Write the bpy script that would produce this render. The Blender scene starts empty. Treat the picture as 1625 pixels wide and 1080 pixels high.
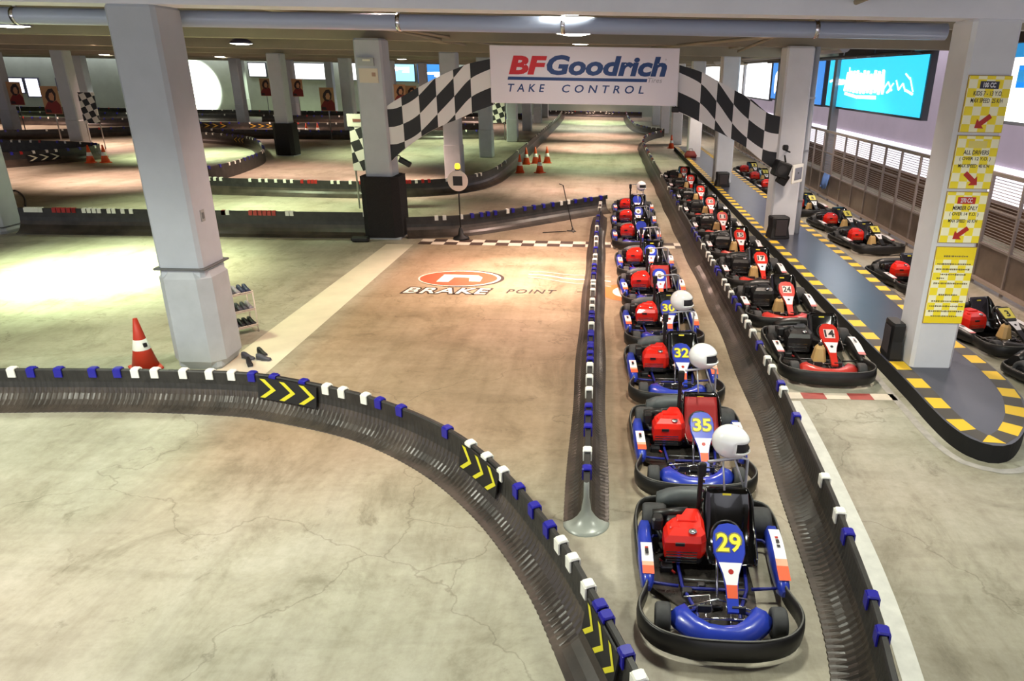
import bpy, bmesh, math, random
from mathutils import Vector, Matrix
random.seed(7)
PI = math.pi
COL = bpy.context.scene.collection
# ------------------------------------------------------------------ camera
F_PX, PPX, PPY, CAMH = 1115.0, 950.0, 540.0, 4.5
_p, _r = math.radians(20.7), math.radians(1.0)
FW = Vector((0, math.cos(_p), -math.sin(_p))); _u0 = Vector((0, math.sin(_p), math.cos(_p))); _r0 = Vector((1, 0, 0))
RT = _r0*math.cos(_r) + _u0*math.sin(_r); UP = -_r0*math.sin(_r) + _u0*math.cos(_r)
CAM = Vector((0, 0, CAMH))
def P(px, py, z=0.0):
    d = FW*F_PX + RT*(px-PPX) - UP*(py-PPY)
    return CAM + d*((z-CAMH)/d.z)
cd = bpy.data.cameras.new('camera'); cam = bpy.data.objects.new('camera', cd); COL.objects.link(cam)
cd.sensor_width = 36; cd.lens = F_PX/1625*36; cd.shift_x = (812.5-PPX)/1625; cd.clip_end = 400; cd.clip_start = .05
M = Matrix.Identity(4)
for i in range(3):
    M[i][0] = RT[i]; M[i][1] = UP[i]; M[i][2] = -FW[i]; M[i][3] = CAM[i]
cam.matrix_world = M
bpy.context.scene.camera = cam

# ------------------------------------------------------------------ materials
_mats = {}
def lin(c):
    return tuple(((v/255+.055)/1.055)**2.4 if v > 10 else v/255/12.92 for v in c)
def mat(name, rgb, rough=.5, metal=0, emit=0, noise=0, nscale=6, bump=0, coat=0, dust=None, alpha=1):
    if name in _mats: return _mats[name]
    m = bpy.data.materials.new(name); m.use_nodes = True; _mats[name] = m
    nt = m.node_tree; b = nt.nodes['Principled BSDF']
    c = lin(rgb)
    b.inputs['Base Color'].default_value = (*c, 1); b.inputs['Roughness'].default_value = rough; b.inputs['Metallic'].default_value = metal
    if coat: b.inputs['Coat Weight'].default_value = coat
    if emit:
        b.inputs['Emission Color'].default_value = (*c, 1); b.inputs['Emission Strength'].default_value = emit
    if alpha < 1: b.inputs['Alpha'].default_value = alpha
    if noise or bump or dust:
        tc = nt.nodes.new('ShaderNodeTexCoord'); n = nt.nodes.new('ShaderNodeTexNoise')
        n.inputs['Scale'].default_value = nscale; n.inputs['Detail'].default_value = 5; n.inputs['Roughness'].default_value = .6
        nt.links.new(tc.outputs['Object'], n.inputs['Vector'])
        if noise or dust:
            r = nt.nodes.new('ShaderNodeValToRGB'); nt.links.new(n.outputs['Fac'], r.inputs['Fac'])
            r.color_ramp.elements[0].position = .3; r.color_ramp.elements[1].position = .7
            d = lin(dust) if dust else tuple(min(1, v*(1+noise)) for v in c)
            r.color_ramp.elements[0].color = (*[v*(1-noise) for v in c], 1); r.color_ramp.elements[1].color = (*d, 1)
            nt.links.new(r.outputs['Color'], b.inputs['Base Color'])
        if bump:
            bp = nt.nodes.new('ShaderNodeBump'); bp.inputs['Strength'].default_value = bump; bp.inputs['Distance'].default_value = .02
            nt.links.new(n.outputs['Fac'], bp.inputs['Height']); nt.links.new(bp.outputs['Normal'], b.inputs['Normal'])
    return m
def checker_mat(name, c1, c2, scale, rot=0, rough=.5, emit=0, off=(0, 0, 0)):
    m = bpy.data.materials.new(name); m.use_nodes = True; nt = m.node_tree; b = nt.nodes['Principled BSDF']
    tc = nt.nodes.new('ShaderNodeTexCoord'); mp = nt.nodes.new('ShaderNodeMapping'); ck = nt.nodes.new('ShaderNodeTexChecker')
    mp.inputs['Rotation'].default_value = rot if isinstance(rot, tuple) else (0, 0, rot); mp.inputs['Location'].default_value = off
    nt.links.new(tc.outputs['Object'], mp.inputs['Vector']); nt.links.new(mp.outputs['Vector'], ck.inputs['Vector'])
    ck.inputs['Scale'].default_value = scale
    ck.inputs['Color1'].default_value = (*lin(c1), 1); ck.inputs['Color2'].default_value = (*lin(c2), 1)
    nt.links.new(ck.outputs['Color'], b.inputs['Base Color']); b.inputs['Roughness'].default_value = rough
    if emit:
        nt.links.new(ck.outputs['Color'], b.inputs['Emission Color']); b.inputs['Emission Strength'].default_value = emit
    return m
def concrete_floor():
    m = bpy.data.materials.new('concrete_floor'); m.use_nodes = True; nt = m.node_tree; b = nt.nodes['Principled BSDF']
    N = nt.nodes.new; L = nt.links.new
    geo = N('ShaderNodeNewGeometry')
    def noise(scale, detail=6, rough=.6, sx=1, sy=1, rot=0, dist=0):
        mp = N('ShaderNodeMapping'); mp.inputs['Scale'].default_value = (sx, sy, 1); mp.inputs['Rotation'].default_value = (0, 0, rot)
        L(geo.outputs['Position'], mp.inputs['Vector'])
        n = N('ShaderNodeTexNoise'); n.inputs['Scale'].default_value = scale; n.inputs['Detail'].default_value = detail
        n.inputs['Roughness'].default_value = rough; n.inputs['Distortion'].default_value = dist; L(mp.outputs['Vector'], n.inputs['Vector']); return n.outputs['Fac']
    def ramp(fac, stops):
        r = N('ShaderNodeValToRGB'); L(fac, r.inputs['Fac'])
        while len(r.color_ramp.elements) < len(stops): r.color_ramp.elements.new(.5)
        for e, (p, c) in zip(r.color_ramp.elements, stops):
            e.position = p; e.color = (*c, 1)
        return r.outputs['Color']
    def mix(a, bb, fac, mode='MULTIPLY'):
        x = N('ShaderNodeMix'); x.data_type = 'RGBA'; x.blend_type = mode
        if isinstance(fac, (int, float)): x.inputs['Factor'].default_value = fac
        else: L(fac, x.inputs['Factor'])
        L(a, x.inputs['A'])
        if isinstance(bb, tuple): x.inputs['B'].default_value = (*bb, 1)
        else: L(bb, x.inputs['B'])
        return x.outputs['Result']
    big = noise(.35, 7, .62)
    base = ramp(big, [(.3, lin((150, 149, 132))), (.5, lin((176, 175, 158))), (.7, lin((196, 195, 180)))])
    # tyre-swept warmer dust along the lanes
    warm = ramp(noise(.16, 3, .5), [(.42, (0, 0, 0)), (.62, (1, 1, 1))])
    base = mix(base, lin((182, 172, 158)), warm, 'MIX')
    streak = ramp(noise(1.2, 6, .65, 2.2, .16, 0, .3), [(.32, (.72, .70, .67)), (.55, (1, 1, 1))])
    base = mix(base, streak, .55)
    streak2 = ramp(noise(1.1, 6, .65, .25, 2.0, .45, .4), [(.3, (.70, .69, .66)), (.52, (1, 1, 1))])
    base = mix(base, streak2, .6)
    fine = ramp(noise(9, 8, .7), [(.3, (.80, .79, .77)), (.6, (1, 1, 1))])
    base = mix(base, fine, .8)
    stain = ramp(noise(1.7, 8, .72, 1, 1, 1.1, .8), [(.30, (.55, .54, .5)), (.40, (1, 1, 1))])
    base = mix(base, stain, .8)
    blot = ramp(noise(.9, 9, .74, 1, .7, .5, .6), [(.36, (.60, .585, .53)), (.47, (.88, .87, .83)), (.60, (1, 1, 1))])
    base = mix(base, blot, .8)
    # tan lane from divider to pale strip: rubber dust and warm lamp tint painted in
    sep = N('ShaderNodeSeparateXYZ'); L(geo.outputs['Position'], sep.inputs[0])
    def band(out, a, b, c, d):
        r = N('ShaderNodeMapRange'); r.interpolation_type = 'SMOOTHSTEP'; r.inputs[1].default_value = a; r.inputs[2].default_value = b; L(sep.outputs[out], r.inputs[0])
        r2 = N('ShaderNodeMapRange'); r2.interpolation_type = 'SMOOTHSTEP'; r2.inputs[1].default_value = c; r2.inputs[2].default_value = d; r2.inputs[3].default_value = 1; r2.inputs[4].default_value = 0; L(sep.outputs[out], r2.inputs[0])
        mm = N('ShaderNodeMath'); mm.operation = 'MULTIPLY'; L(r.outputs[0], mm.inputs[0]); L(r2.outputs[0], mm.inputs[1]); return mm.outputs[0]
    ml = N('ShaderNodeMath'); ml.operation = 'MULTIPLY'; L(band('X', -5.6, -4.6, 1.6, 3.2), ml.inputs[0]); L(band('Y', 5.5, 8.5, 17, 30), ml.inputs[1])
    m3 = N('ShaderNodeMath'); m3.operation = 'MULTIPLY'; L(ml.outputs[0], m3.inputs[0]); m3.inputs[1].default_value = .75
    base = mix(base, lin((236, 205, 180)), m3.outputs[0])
    # fine wandering cracks
    mp = N('ShaderNodeMapping'); mp.inputs['Scale'].default_value = (.33, .33, .33); L(geo.outputs['Position'], mp.inputs['Vector'])
    wn = N('ShaderNodeTexNoise'); wn.inputs['Scale'].default_value = 3.2; wn.inputs['Detail'].default_value = 6; L(mp.outputs['Vector'], wn.inputs['Vector'])
    add = N('ShaderNodeMix'); add.data_type = 'RGBA'; add.blend_type = 'LINEAR_LIGHT'; add.inputs['Factor'].default_value = .22
    L(mp.outputs['Vector'], add.inputs['A']); L(wn.outputs['Color'], add.inputs['B'])
    v = N('ShaderNodeTexVoronoi'); v.feature = 'DISTANCE_TO_EDGE'; v.inputs['Scale'].default_value = .8; L(add.outputs['Result'], v.inputs['Vector'])
    crack = ramp(v.outputs['Distance'], [(0.0, (.5, .48, .45)), (.0035, (1, 1, 1))])
    base = mix(base, crack, .6)
    L(base, b.inputs['Base Color'])
    rr = N('ShaderNodeMapRange'); rr.inputs['To Min'].default_value = .30; rr.inputs['To Max'].default_value = .62; L(big, rr.inputs['Value']); L(rr.outputs['Result'], b.inputs['Roughness'])
    b.inputs['Specular IOR Level'].default_value = .35
    bp = N('ShaderNodeBump'); bp.inputs['Strength'].default_value = .12; bp.inputs['Distance'].default_value = .01; L(noise(14, 6, .7), bp.inputs['Height']); L(bp.outputs['Normal'], b.inputs['Normal'])
    return m
BLACKP = mat('barrier_plastic', (52, 47, 42), .36, noise=.25, nscale=2.0, dust=(80, 71, 63))
BLACKTOP = mat('barrier_fin', (34, 33, 32), .5, noise=.2, nscale=4, dust=(52, 50, 47))
CLEARP = mat('end_cap_plastic', (150, 155, 148), .3)
WHITE = mat('white_plastic', (238, 238, 228), .4)
BLUE = mat('blue_plastic', (28, 26, 150), .35)
RED = mat('red_plastic', (170, 30, 22), .4)
YEL = mat('chevron_yellow', (214, 206, 40), .5)
BLK = mat('matt_black', (20, 20, 21), .55)
RUB = mat('tyre_rubber', (62, 63, 64), .7, noise=.25, nscale=8)
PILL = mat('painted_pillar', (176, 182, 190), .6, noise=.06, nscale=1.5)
PILL_LIT = mat('lit_pillar_paint', (216, 218, 222), .6, noise=.05, nscale=1.5)  # right-hand pillars: light from the right painted in as a paler colour
PILLB = mat('painted_pillar_base', (172, 177, 182), .6, noise=.09, nscale=2.2)
PADM = mat('black_carpet_wrap', (30, 28, 28), .95, noise=.3, nscale=30, bump=.4)
CEIL = mat('ceiling_slab', (88, 75, 48), .9, noise=.14, nscale=.7)
BEAM = mat('ceiling_beam', (150, 141, 122), .8, noise=.08, nscale=1); BEAM_LIT = mat('near_beam_lit', (226, 228, 236), .7, noise=.06, nscale=1)  # near beam: the daylight falling on it is put into its pale colour
STEEL = mat('steel_tube', (150, 152, 155), .35, metal=.9)
CHROME = mat('chrome', (210, 210, 212), .18, metal=1)

# ------------------------------------------------------------------ mesh builder
class MB:
    def __init__(s): s.v = []; s.f = []; s.m = []; s.mats = []; s.smooth = []
    def mi(s, m):
        if m not in s.mats: s.mats.append(m)
        return s.mats.index(m)
    def face(s, idx, m, sm=False): s.f.append(tuple(idx)); s.m.append(s.mi(m)); s.smooth.append(sm)
    def add(s, pts): n = len(s.v); s.v += [tuple(p) for p in pts]; return n
    def box(s, c, d, m, rot=None, taper=1.0, bev=0):
        hx, hy, hz = d[0]/2, d[1]/2, d[2]/2
        R = rot if rot is not None else Matrix.Identity(3)
        c = Vector(c)
        if bev:
            b = min(bev, hx*.9, hy*.9, hz*.9)
            rings = []
            def ring(z, k, t):
                x, y = hx*t-k, hy*t-k; q = b*.0
                o = b
                return [(x-o, -y, z), (x, -y+o, z), (x, y-o, z), (x-o, y, z), (-x+o, y, z), (-x, y-o, z), (-x, -y+o, z), (-x+o, -y, z)]
            lv = [(-hz, b*.6, 1), (-hz+b, 0, 1), (hz-b, 0, taper), (hz, b*.6, taper)]
            for z, k, t in lv: rings.append(s.add([c + R @ Vector(p) for p in ring(z, k, t)]))
            for a, b2 in zip(rings, rings[1:]):
                for i in range(8): j = (i+1) % 8; s.face((a+i, a+j, b2+j, b2+i), m)
            s.face([rings[0]+i for i in reversed(range(8))], m); s.face([rings[-1]+i for i in range(8)], m)
            return
        pts = []
        for z, t in ((-hz, 1), (hz, taper)):
            for x, y in ((-1, -1), (1, -1), (1, 1), (-1, 1)): pts.append(c + R @ Vector((x*hx*t, y*hy*t, z)))
        n = s.add(pts)
        for q in ((3, 2, 1, 0), (4, 5, 6, 7), (0, 1, 5, 4), (1, 2, 6, 5), (2, 3, 7, 6), (3, 0, 4, 7)): s.face([n+i for i in q], m)
    def prism(s, poly, z0, z1, m, mtop=None):
        n = len(poly); a = s.add([(x, y, z0) for x, y in poly]); b = s.add([(x, y, z1) for x, y in poly])
        for i in range(n): j = (i+1) % n; s.face((a+i, a+j, b+j, b+i), m)
        s.face([b+i for i in range(n)], mtop or m); s.face([a+i for i in reversed(range(n))], m)
    def loft(s, rings, m, cap=True, closed=True, sm=True):
        n = len(rings[0]); ids = [s.add(r) for r in rings]
        for a, b in zip(ids, ids[1:]):
            for i in range(n if closed else n-1):
                j = (i+1) % n; s.face((a+i, a+j, b+j, b+i), m, sm)
        if cap and closed:
            s.face([ids[0]+i for i in reversed(range(n))], m); s.face([ids[-1]+i for i in range(n)], m)
    def lathe(s, prof, m, c=(0, 0, 0), axis='z', n=20, sm=True, cap=True):
        rings = []
        for r, h in prof:
            ring = []
            for i in range(n):
                a = 2*PI*i/n; x, y = r*math.cos(a), r*math.sin(a)
                p = {'z': (x, y, h), 'x': (h, x, y), 'y': (y, h, x)}[axis]
                ring.append((c[0]+p[0], c[1]+p[1], c[2]+p[2]))
            rings.append(ring)
        s.loft(rings, m, cap, True, sm)
    def tube(s, pts, r, m, n=8, closed=False):
        pts = [Vector(p) for p in pts]; k = len(pts); rings = []
        prev = None
        for i, p in enumerate(pts):
            if closed: t = (pts[(i+1) % k]-pts[i-1])
            else: t = pts[min(i+1, k-1)]-pts[max(i-1, 0)]
            t.normalize()
            if prev is None:
                ref = Vector((0, 0, 1)) if abs(t.z) < .9 else Vector((1, 0, 0)); u = t.cross(ref).normalized()
            else:
                u = (prev - t*prev.dot(t)).normalized()
            prev = u; w = t.cross(u)
            rr = r[i] if isinstance(r, (list, tuple)) else r
            rings.append([p + (u*math.cos(2*PI*q/n) + w*math.sin(2*PI*q/n))*rr for q in range(n)])
        if closed: rings.append(rings[0])
        s.loft(rings, m, not closed)
    def ribbon(s, pts, prof, m, closed=True, sm=True):
        """prof: (outward, z) pairs swept along a flat path"""
        k = len(pts); rings = []
        for i in range(k):
            a = Vector(pts[i-1]) if (closed or i) else Vector(pts[0]); b = Vector(pts[(i+1) % k]) if (closed or i < k-1) else Vector(pts[-1])
            t = (b-a); t = Vector((t.x, t.y)).normalized(); o = Vector((t.y, -t.x))
            q = Vector(pts[i])
            pr = prof(i/k) if callable(prof) else prof
            rings.append([(q.x+o.x*n, q.y+o.y*n, z) for n, z in pr])
        if closed: rings.append(rings[0])
        s.loft(rings, m, not closed, True, sm)
    def mesh(s, name):
        me = bpy.data.meshes.new(name); me.from_pydata(s.v, [], s.f)
        for m in s.mats: me.materials.append(m)
        me.polygons.foreach_set('material_index', s.m); me.polygons.foreach_set('use_smooth', s.smooth)
        bm = bmesh.new(); bm.from_mesh(me); bmesh.ops.remove_doubles(bm, verts=bm.verts, dist=1e-5); bmesh.ops.recalc_face_normals(bm, faces=bm.faces); bm.to_mesh(me); bm.free()
        me.update(); return me
    def obj(s, name, parent=None, loc=(0, 0, 0)): return link(name, s.mesh(name), parent, loc)
def link(name, me, parent=None, loc=(0, 0, 0), rz=0):
    o = bpy.data.objects.new(name, me); COL.objects.link(o); o.location = loc; o.rotation_euler = (0, 0, rz)
    if parent: o.parent = parent
    return o
def tag(o, label=None, cat=None, group=None, kind=None):
    if label: o['label'] = label
    if cat: o['category'] = cat
    if group: o['group'] = group
    if kind: o['kind'] = kind
    return o
def thing(name, label, cat, loc=(0, 0, 0), rz=0, group=None, kind=None):
    return tag(link(name, None, None, loc, rz), label, cat, group, kind)
def struct(o): o['kind'] = 'structure'; return o
def catmull(pts, step=.15, closed=False):
    pts = [Vector(p) for p in pts]; out = []; n = len(pts)
    for i in range(n if closed else n-1):
        if closed: a, b, c, d = pts[i-1], pts[i], pts[(i+1) % n], pts[(i+2) % n]
        else: a, b, c, d = pts[max(i-1, 0)], pts[i], pts[i+1], pts[min(i+2, n-1)]
        k = max(1, int((c-b).length/step))
        for j in range(k):
            t = j/k
            out.append(.5*((2*b)+(c-a)*t+(2*a-5*b+4*c-d)*t*t+(3*b-a-3*c+d)*t**3))
    if not closed: out.append(pts[-1])
    return out
# ---- text as mesh
_tc = {}
def text_mesh(txt, w, h, m, bold=.02, shear=0, space=1.0, depth=0.0):
    """flat lettering in the local XY plane, centred, scaled to w x h"""
    key = (txt, w, h, m.name, bold, shear, space, depth)
    if key in _tc: return _tc[key]
    c = bpy.data.curves.new('lettering', 'FONT'); c.body = txt; c.offset = bold; c.shear = shear; c.space_character = space; c.resolution_u = 3; c.extrude = depth
    o = bpy.data.objects.new('lettering_source', c); COL.objects.link(o)
    dg = bpy.context.evaluated_depsgraph_get(); dg.update()
    me = bpy.data.meshes.new_from_object(o.evaluated_get(dg)); bpy.data.objects.remove(o); bpy.data.curves.remove(c)
    xs = [v.co.x for v in me.vertices]; ys = [v.co.y for v in me.vertices]
    x0, x1, y0, y1 = min(xs), max(xs), min(ys), max(ys)
    sx = w/(x1-x0); sy = h/(y1-y0) if h else sx
    for v in me.vertices: v.co = ((v.co.x-(x0+x1)/2)*sx, (v.co.y-(y0+y1)/2)*sy, v.co.z)
    me.materials.clear(); me.materials.append(m); me.name = 'lettering'
    _tc[key] = me; return me
FACE_S = (PI/2, 0, 0)        # turn flat lettering to face -Y
def put_text(name, txt, w, h, m, parent, loc, rot=FACE_S, **k):
    o = link(name, text_mesh(txt, w, h, m, **k), parent, loc); o.rotation_euler = rot; return o

# ------------------------------------------------------------------ the setting
XW = 9.0                      # line of the fence on the right
mb = MB(); FLOORM = concrete_floor()
n = mb.add([(-80, -12, 0), (16, -12, 0), (16, 88, 0), (-80, 88, 0)]); mb.face((n, n+1, n+2, n+3), FLOORM)
struct(mb.obj('floor'))
mb = MB(); mb.box((-34.6, 38, 5.98), (90.8, 92, .2), CEIL); struct(mb.obj('ceiling'))
BACK = mat('back_wall_paint', (186, 196, 180), .8, noise=.12, nscale=.4)
mb = MB(); mb.box((-32, 86.2, 2.95), (96, .3, 5.9), BACK); struct(mb.obj('wall_back'))
mb = MB(); mb.box((-80, 38, 2.95), (.3, 97, 5.9), BACK); struct(mb.obj('wall_left'))
k = 0
for yb in [10.55 + 5.1*i for i in range(-1, 15)]:
    main = abs(((yb-10.55)/10.2) % 1) < .01
    mb = MB(); mb.box((-34.8, yb, 5.58 if main else 5.68), (90.2, .62 if main else .36, .6 if main else .4), BEAM_LIT if abs(yb-10.55) < .1 else BEAM)
    struct(mb.obj('trim_%d' % k)); k += 1
    if k > 15: break
for yb in [13.1 + 5.1*i for i in range(0, 13)]:
    mb = MB(); mb.box((-34.8, yb, 5.79), (90.0, .2, .2), BEAM); struct(mb.obj('trim_%d' % k)); k += 1
for xb in (5.25, -6.3, -17.3, -29.5, -41):
    mb = MB(); mb.box((xb, 38, 5.72), (.4, 91, .34), BEAM); struct(mb.obj('trim_%d' % k)); k += 1

# pillars: the near ones with padded or plastered lower sleeves
SEAM = mat('seam_line', (95, 97, 98), .8)
def pillar(x, y, label, w=.7, sleeve='paint', sh=1.66, top=5.3):
    t = thing('pillar', label, 'pillar', (x, y, 0), 0, None, 'structure')
    mb = MB(); mb.box((0, 0, top/2), (w, w, top), PILL if x < 0 else PILL_LIT, bev=.05); mb.obj('shaft', t)
    if sleeve == 'paint':
        mb = MB(); mb.box((0, 0, sh/2), (w+.14, w+.14, sh), PILLB, bev=.16, taper=.985); mb.box((0, 0, sh-.01), (w+.10, w+.10, .03), SEAM, bev=.1); mb.obj('plaster_sleeve', t)
    elif sleeve == 'pad':
        mb = MB(); q = w/2+.17; c = .18
        mb.prism([(q-c, -q), (q, -q+c), (q, q-c), (q-c, q), (-q+c, q), (-q, q-c), (-q, -q+c), (-q+c, -q)], .06, sh, PADM); mb.obj('black_padding', t)
        mb = MB(); mb.box((0, 0, .03), (2*q-.1, 2*q-.1, .06), PILLB); mb.obj('plinth', t)
    elif sleeve == 'seam':
        mb = MB(); mb.box((0, 0, sh/2), (w+.04, w+.04, sh), PILLB, bev=.05); mb.obj('plaster_sleeve', t)
    return t
p1 = pillar(-6.35, 10.62, 'grey pillar beside the shoe rack with a thicker plaster base', .68, 'paint', 1.66)
mb = MB(); mb.box((0, 0, 0), (.012, .10, .17), mat('switch_plate', (150, 152, 150), .5)); mb.box((.008, 0, 0), (.012, .05, .09), mat('switch_grey', (105, 108, 108), .5))
mb.obj('switch_box', p1, (.346, -.08, 2.42))
p2 = pillar(-6.2, 20.25, 'grey pillar with black carpet wrap carrying the left end of the checkered arch', .74, 'pad', 1.75)
mb = MB(); mb.box((0, 0, 0), (.42, .1, .2), mat('light_box_grey', (160, 165, 165), .5)); mb.box((.03, -.055, .04), (.2, .02, .05), mat('light_box_window', (225, 225, 200), .4)); mb.obj('emergency_lamp', p2, (-.05, -.41, 4.72))
mb = MB(); mb.box((0, 0, 0), (.5, .02, .36), mat('pillar_notice_paper', (205, 195, 180), .7)); mb.box((.14, -.012, .03), (.1, .01, .1), mat('notice_stamp', (170, 140, 120), .6)); mb.obj('notice_sheet', p2, (-.02, -.38, 4.38))
p3 = pillar(5.27, 10.62, 'wide grey pillar carrying the four yellow notice boards', .66, None)
p4 = pillar(5.25, 20.55, 'grey pillar on the blue island carrying the right end of the arch', .74, None)
mb = MB(); mb.tube([(.50, -.1, .1), (.50, -.1, 5.3)], .075, mat('drain_pipe', (188, 194, 202), .4)); mb.tube([(.47, .22, .1), (.47, .22, 5.3)], .1, mat('drain_pipe_dark', (120, 126, 134), .5))
for z in (1.2, 2.6, 4.0): mb.box((.46, .05, z), (.2, .5, .05), STEEL)
mb.obj('drain_pipes', p4)
for Y, lab in ((31.0, 'third'), (41.2, 'fourth'), (51.3, 'fifth'), (61.5, 'sixth'), (71.6, 'seventh')):
    pillar(5.2, Y, 'plain grey pillar on the right side, %s from the yellow notices' % lab, .72, None)
for Y, lab in ((32.0, 'third'), (41.2, 'fourth'), (51.3, 'fifth'), (61.4, 'sixth'), (71.6, 'seventh'), (80.5, 'eighth')):
    pillar(-6.55 if Y < 50 else -6.3, Y, 'grey pillar left of the long straight, %s in its row from the shoe rack' % lab, .72, 'seam', 1.55)
pillar(-17.25, 19.95, 'grey pillar cut by the left edge of the picture beside the long black barrier', .74, 'paint', .2)
pillar(-17.5, 40.3, 'grey pillar with black padded foot standing free in the left track', .74, 'pad', 1.75)
for X, Y, lab in ((-17.7, 51.6, 'pale pillar behind the tyre-wall bend and left of the checkered board'),
                  (-17.4, 61.2, 'pale pillar in front of the blue and white lit panels'), (-17.2, 71.5, 'slim far pillar between the blue lit panels'),
                  (-30.35, 42.2, 'pale pillar behind the two cones at the left barrier'), (-28.4, 67.9, 'pale pillar left of the big white lit panel'),
                  (-31.5, 64.3, 'pale pillar right of the bright light patch on the far wall'), (-37.5, 77.5, 'slim pillar close to the bright light patch on the far wall'),
                  (-41.2, 50.9, 'pale pillar at the far left with a portrait poster at its side'), (-44.2, 63.5, 'pale pillar close behind the leaning near pillar at the far left'),
                  (-28.6, 78.3, 'farthest slim pillar between padded pillar and lit panel')):
    pillar(X, Y, lab, .74, 'seam', 1.6)

# ------------------------------------------------------------------ barriers
def arc_table(pts):
    s = [0]
    for a, b in zip(pts, pts[1:]): s.append(s[-1]+(b-a).length)
    return s
class Path:
    def __init__(p, pts, step=.12):
        p.pts = catmull([(q[0], q[1], 0) for q in pts], step); p.s = arc_table(p.pts); p.L = p.s[-1]
    def at(p, s):
        s = max(0, min(p.L-1e-6, s)); lo = 0; hi = len(p.s)-1
        while hi-lo > 1:
            mid = (lo+hi)//2
            if p.s[mid] <= s: lo = mid
            else: hi = mid
        t = (s-p.s[lo])/max(1e-9, p.s[hi]-p.s[lo]); return p.pts[lo].lerp(p.pts[hi], t)
    def fr(p, s):
        a = p.at(s-.08); b = p.at(s+.08); t = (b-a).normalized(); return p.at(s), t, Vector((t.y, -t.x, 0))   # normal to the right
    def near(p, q):
        best = min(range(len(p.pts)), key=lambda i: (p.pts[i].x-q.x)**2+(p.pts[i].y-q.y)**2); return p.s[best]
HB = .5
ONE = [(-.03, 0), (-.03, HB), (-.02, HB+.015), (.02, HB+.015), (.03, HB), (.032, HB*.66), (.045, HB*.50), (.075, HB*.35), (.13, HB*.21), (.2, HB*.11), (.28, HB*.05), (.335, .012), (.34, 0)]
def clip_mesh(m):
    mb = MB(); mb.box((0, 0, .012), (.105, .10, .03), m, bev=.012); mb.box((0, .045, -.05), (.105, .016, .12), m); mb.box((0, -.045, -.05), (.105, .016, .12), m); return mb.mesh('clip')
CLIPS = {'w': clip_mesh(WHITE), 'b': clip_mesh(BLUE), 'r': clip_mesh(RED)}
def barrier(name, label, ctrl, side=1, clips=(), rib=0, group=None, both=False, h=1.0, ridge=.010):
    """side=1 skirt on the right of the path direction"""
    pa = Path(ctrl); o = ctrl[0]
    t = thing(name, label, 'barrier', (0, 0, 0), 0, group)
    prof = [(n, z*h) for n, z in ONE]
    if both:
        half = [(n, z*h) for n, z in ONE[4:]]; half = [(n*.72 if n > .05 else n, z) for n, z in half]
        prof = [(-n, z) for n, z in reversed(half)] + half
    fin_n = 6
    mb = MB(); s = 0; rings = []
    step = rib or .25
    i = 0
    while True:
        q, tt, nn = pa.fr(s); wob = ridge*math.sin(2*PI*s/.075) if rib and s < 15 else 0
        wav = .012*math.sin(s*1.7) if rib else 0
        ring = []
        for n, z in prof:
            if abs(n) > .05: k = n*(1+wav*4) + (wob if z > .03 else wob*.4)*(1 if n > 0 else -1)
            else: k = n + (wob*.35*(1 if n > 0 else -1) if z < HB-.02 else 0)
            ring.append((q.x+nn.x*side*k, q.y+nn.y*side*k, max(0, z+(wob*.7 if .03 < z < HB*.45 else 0))))
        rings.append(ring)
        if s >= pa.L: break
        s = min(pa.L, s+(step if s < 15 else .25)); i += 1
    # the flared skirt and the upright fin are one moulding; fin faces get the darker plastic
    n = len(prof); ids = [mb.add(r) for r in rings]
    for a, b in zip(ids, ids[1:]):
        for j in range(n-1):
            zt = min(prof[j][1], prof[j+1][1])
            mb.face((a+j, a+j+1, b+j+1, b+j), BLACKTOP if zt > HB*h*.45 or (not both and j == 0) else BLACKP, False)
    mb.face([ids[0]+j for j in range(n)], BLACKP); mb.face([ids[-1]+j for j in reversed(range(n))], BLACKP)
    mb.obj('moulding', t)
    for kind, s in clips:
        q, tt, nn = pa.fr(s)
        link('clip', CLIPS[kind], t, (q.x, q.y, HB*h+.012), math.atan2(tt.y, tt.x))
    return t, pa
def pxclips(pa_ctrl, lst, z=HB+.02):
    pa = Path(pa_ctrl); out = []
    for kind, pts in lst:
        for x, y in pts: out.append((kind, pa.near(P(x, y, z))))
    return out
def autoclips(L, gap=.55, pat='wwwbbb', start=.3, miss=.12, jitter=.08):
    out = []; s = start; i = 0
    while s < L-.2:
        if random.random() > miss: out.append((pat[i % len(pat)], s+random.uniform(-jitter, jitter)))
        i += 1; s += gap
    return out
def chevrons(pa, s0, s1, side, label, flip=False, z0=.19, z1=.49, n0=.045, col=YEL, count=3, n1=None):
    """black board with yellow chevrons lying on the face of a barrier"""
    t = thing('chevron_board', label, 'arrow sign')
    n1 = n1 if n1 is not None else n0+.05
    L = s1-s0
    def W(u, v, e):
        q, tt, nn = pa.fr(s0+u*L); nr = n1+(n0-n1)*v+e
        return (q.x+nn.x*side*nr, q.y+nn.y*side*nr, z0+(z1-z0)*v)
    mb = MB(); rings = []
    for i in range(13):
        u = i/12; rings.append([W(u, 0, 0), W(u, 1, 0), W(u, 1, .015), W(u, 0, .015)])
    mb.loft(rings, BLK, sm=False); mb.obj('board', t)
    mb = MB()
    for c in range(count):
        u0 = (c+.17)/count if not flip else (c+.83)/count; d = (1 if not flip else -1)*.60/count; w = (1 if not flip else -1)*.26/count
        u0 -= d*.1
        a = mb.add([W(min(1, max(0, u0)), .94, .019), W(min(1, max(0, u0+w)), .94, .019), W(u0+d*.95+w, .5, .019), W(u0+d*.95, .5, .019), W(u0+w, .06, .019), W(u0, .06, .019)])
        mb.face((a, a+1, a+2, a+3), col); mb.face((a+3, a+2, a+4, a+5), col)
    mb.obj('chevrons', t)
    return t
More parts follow.
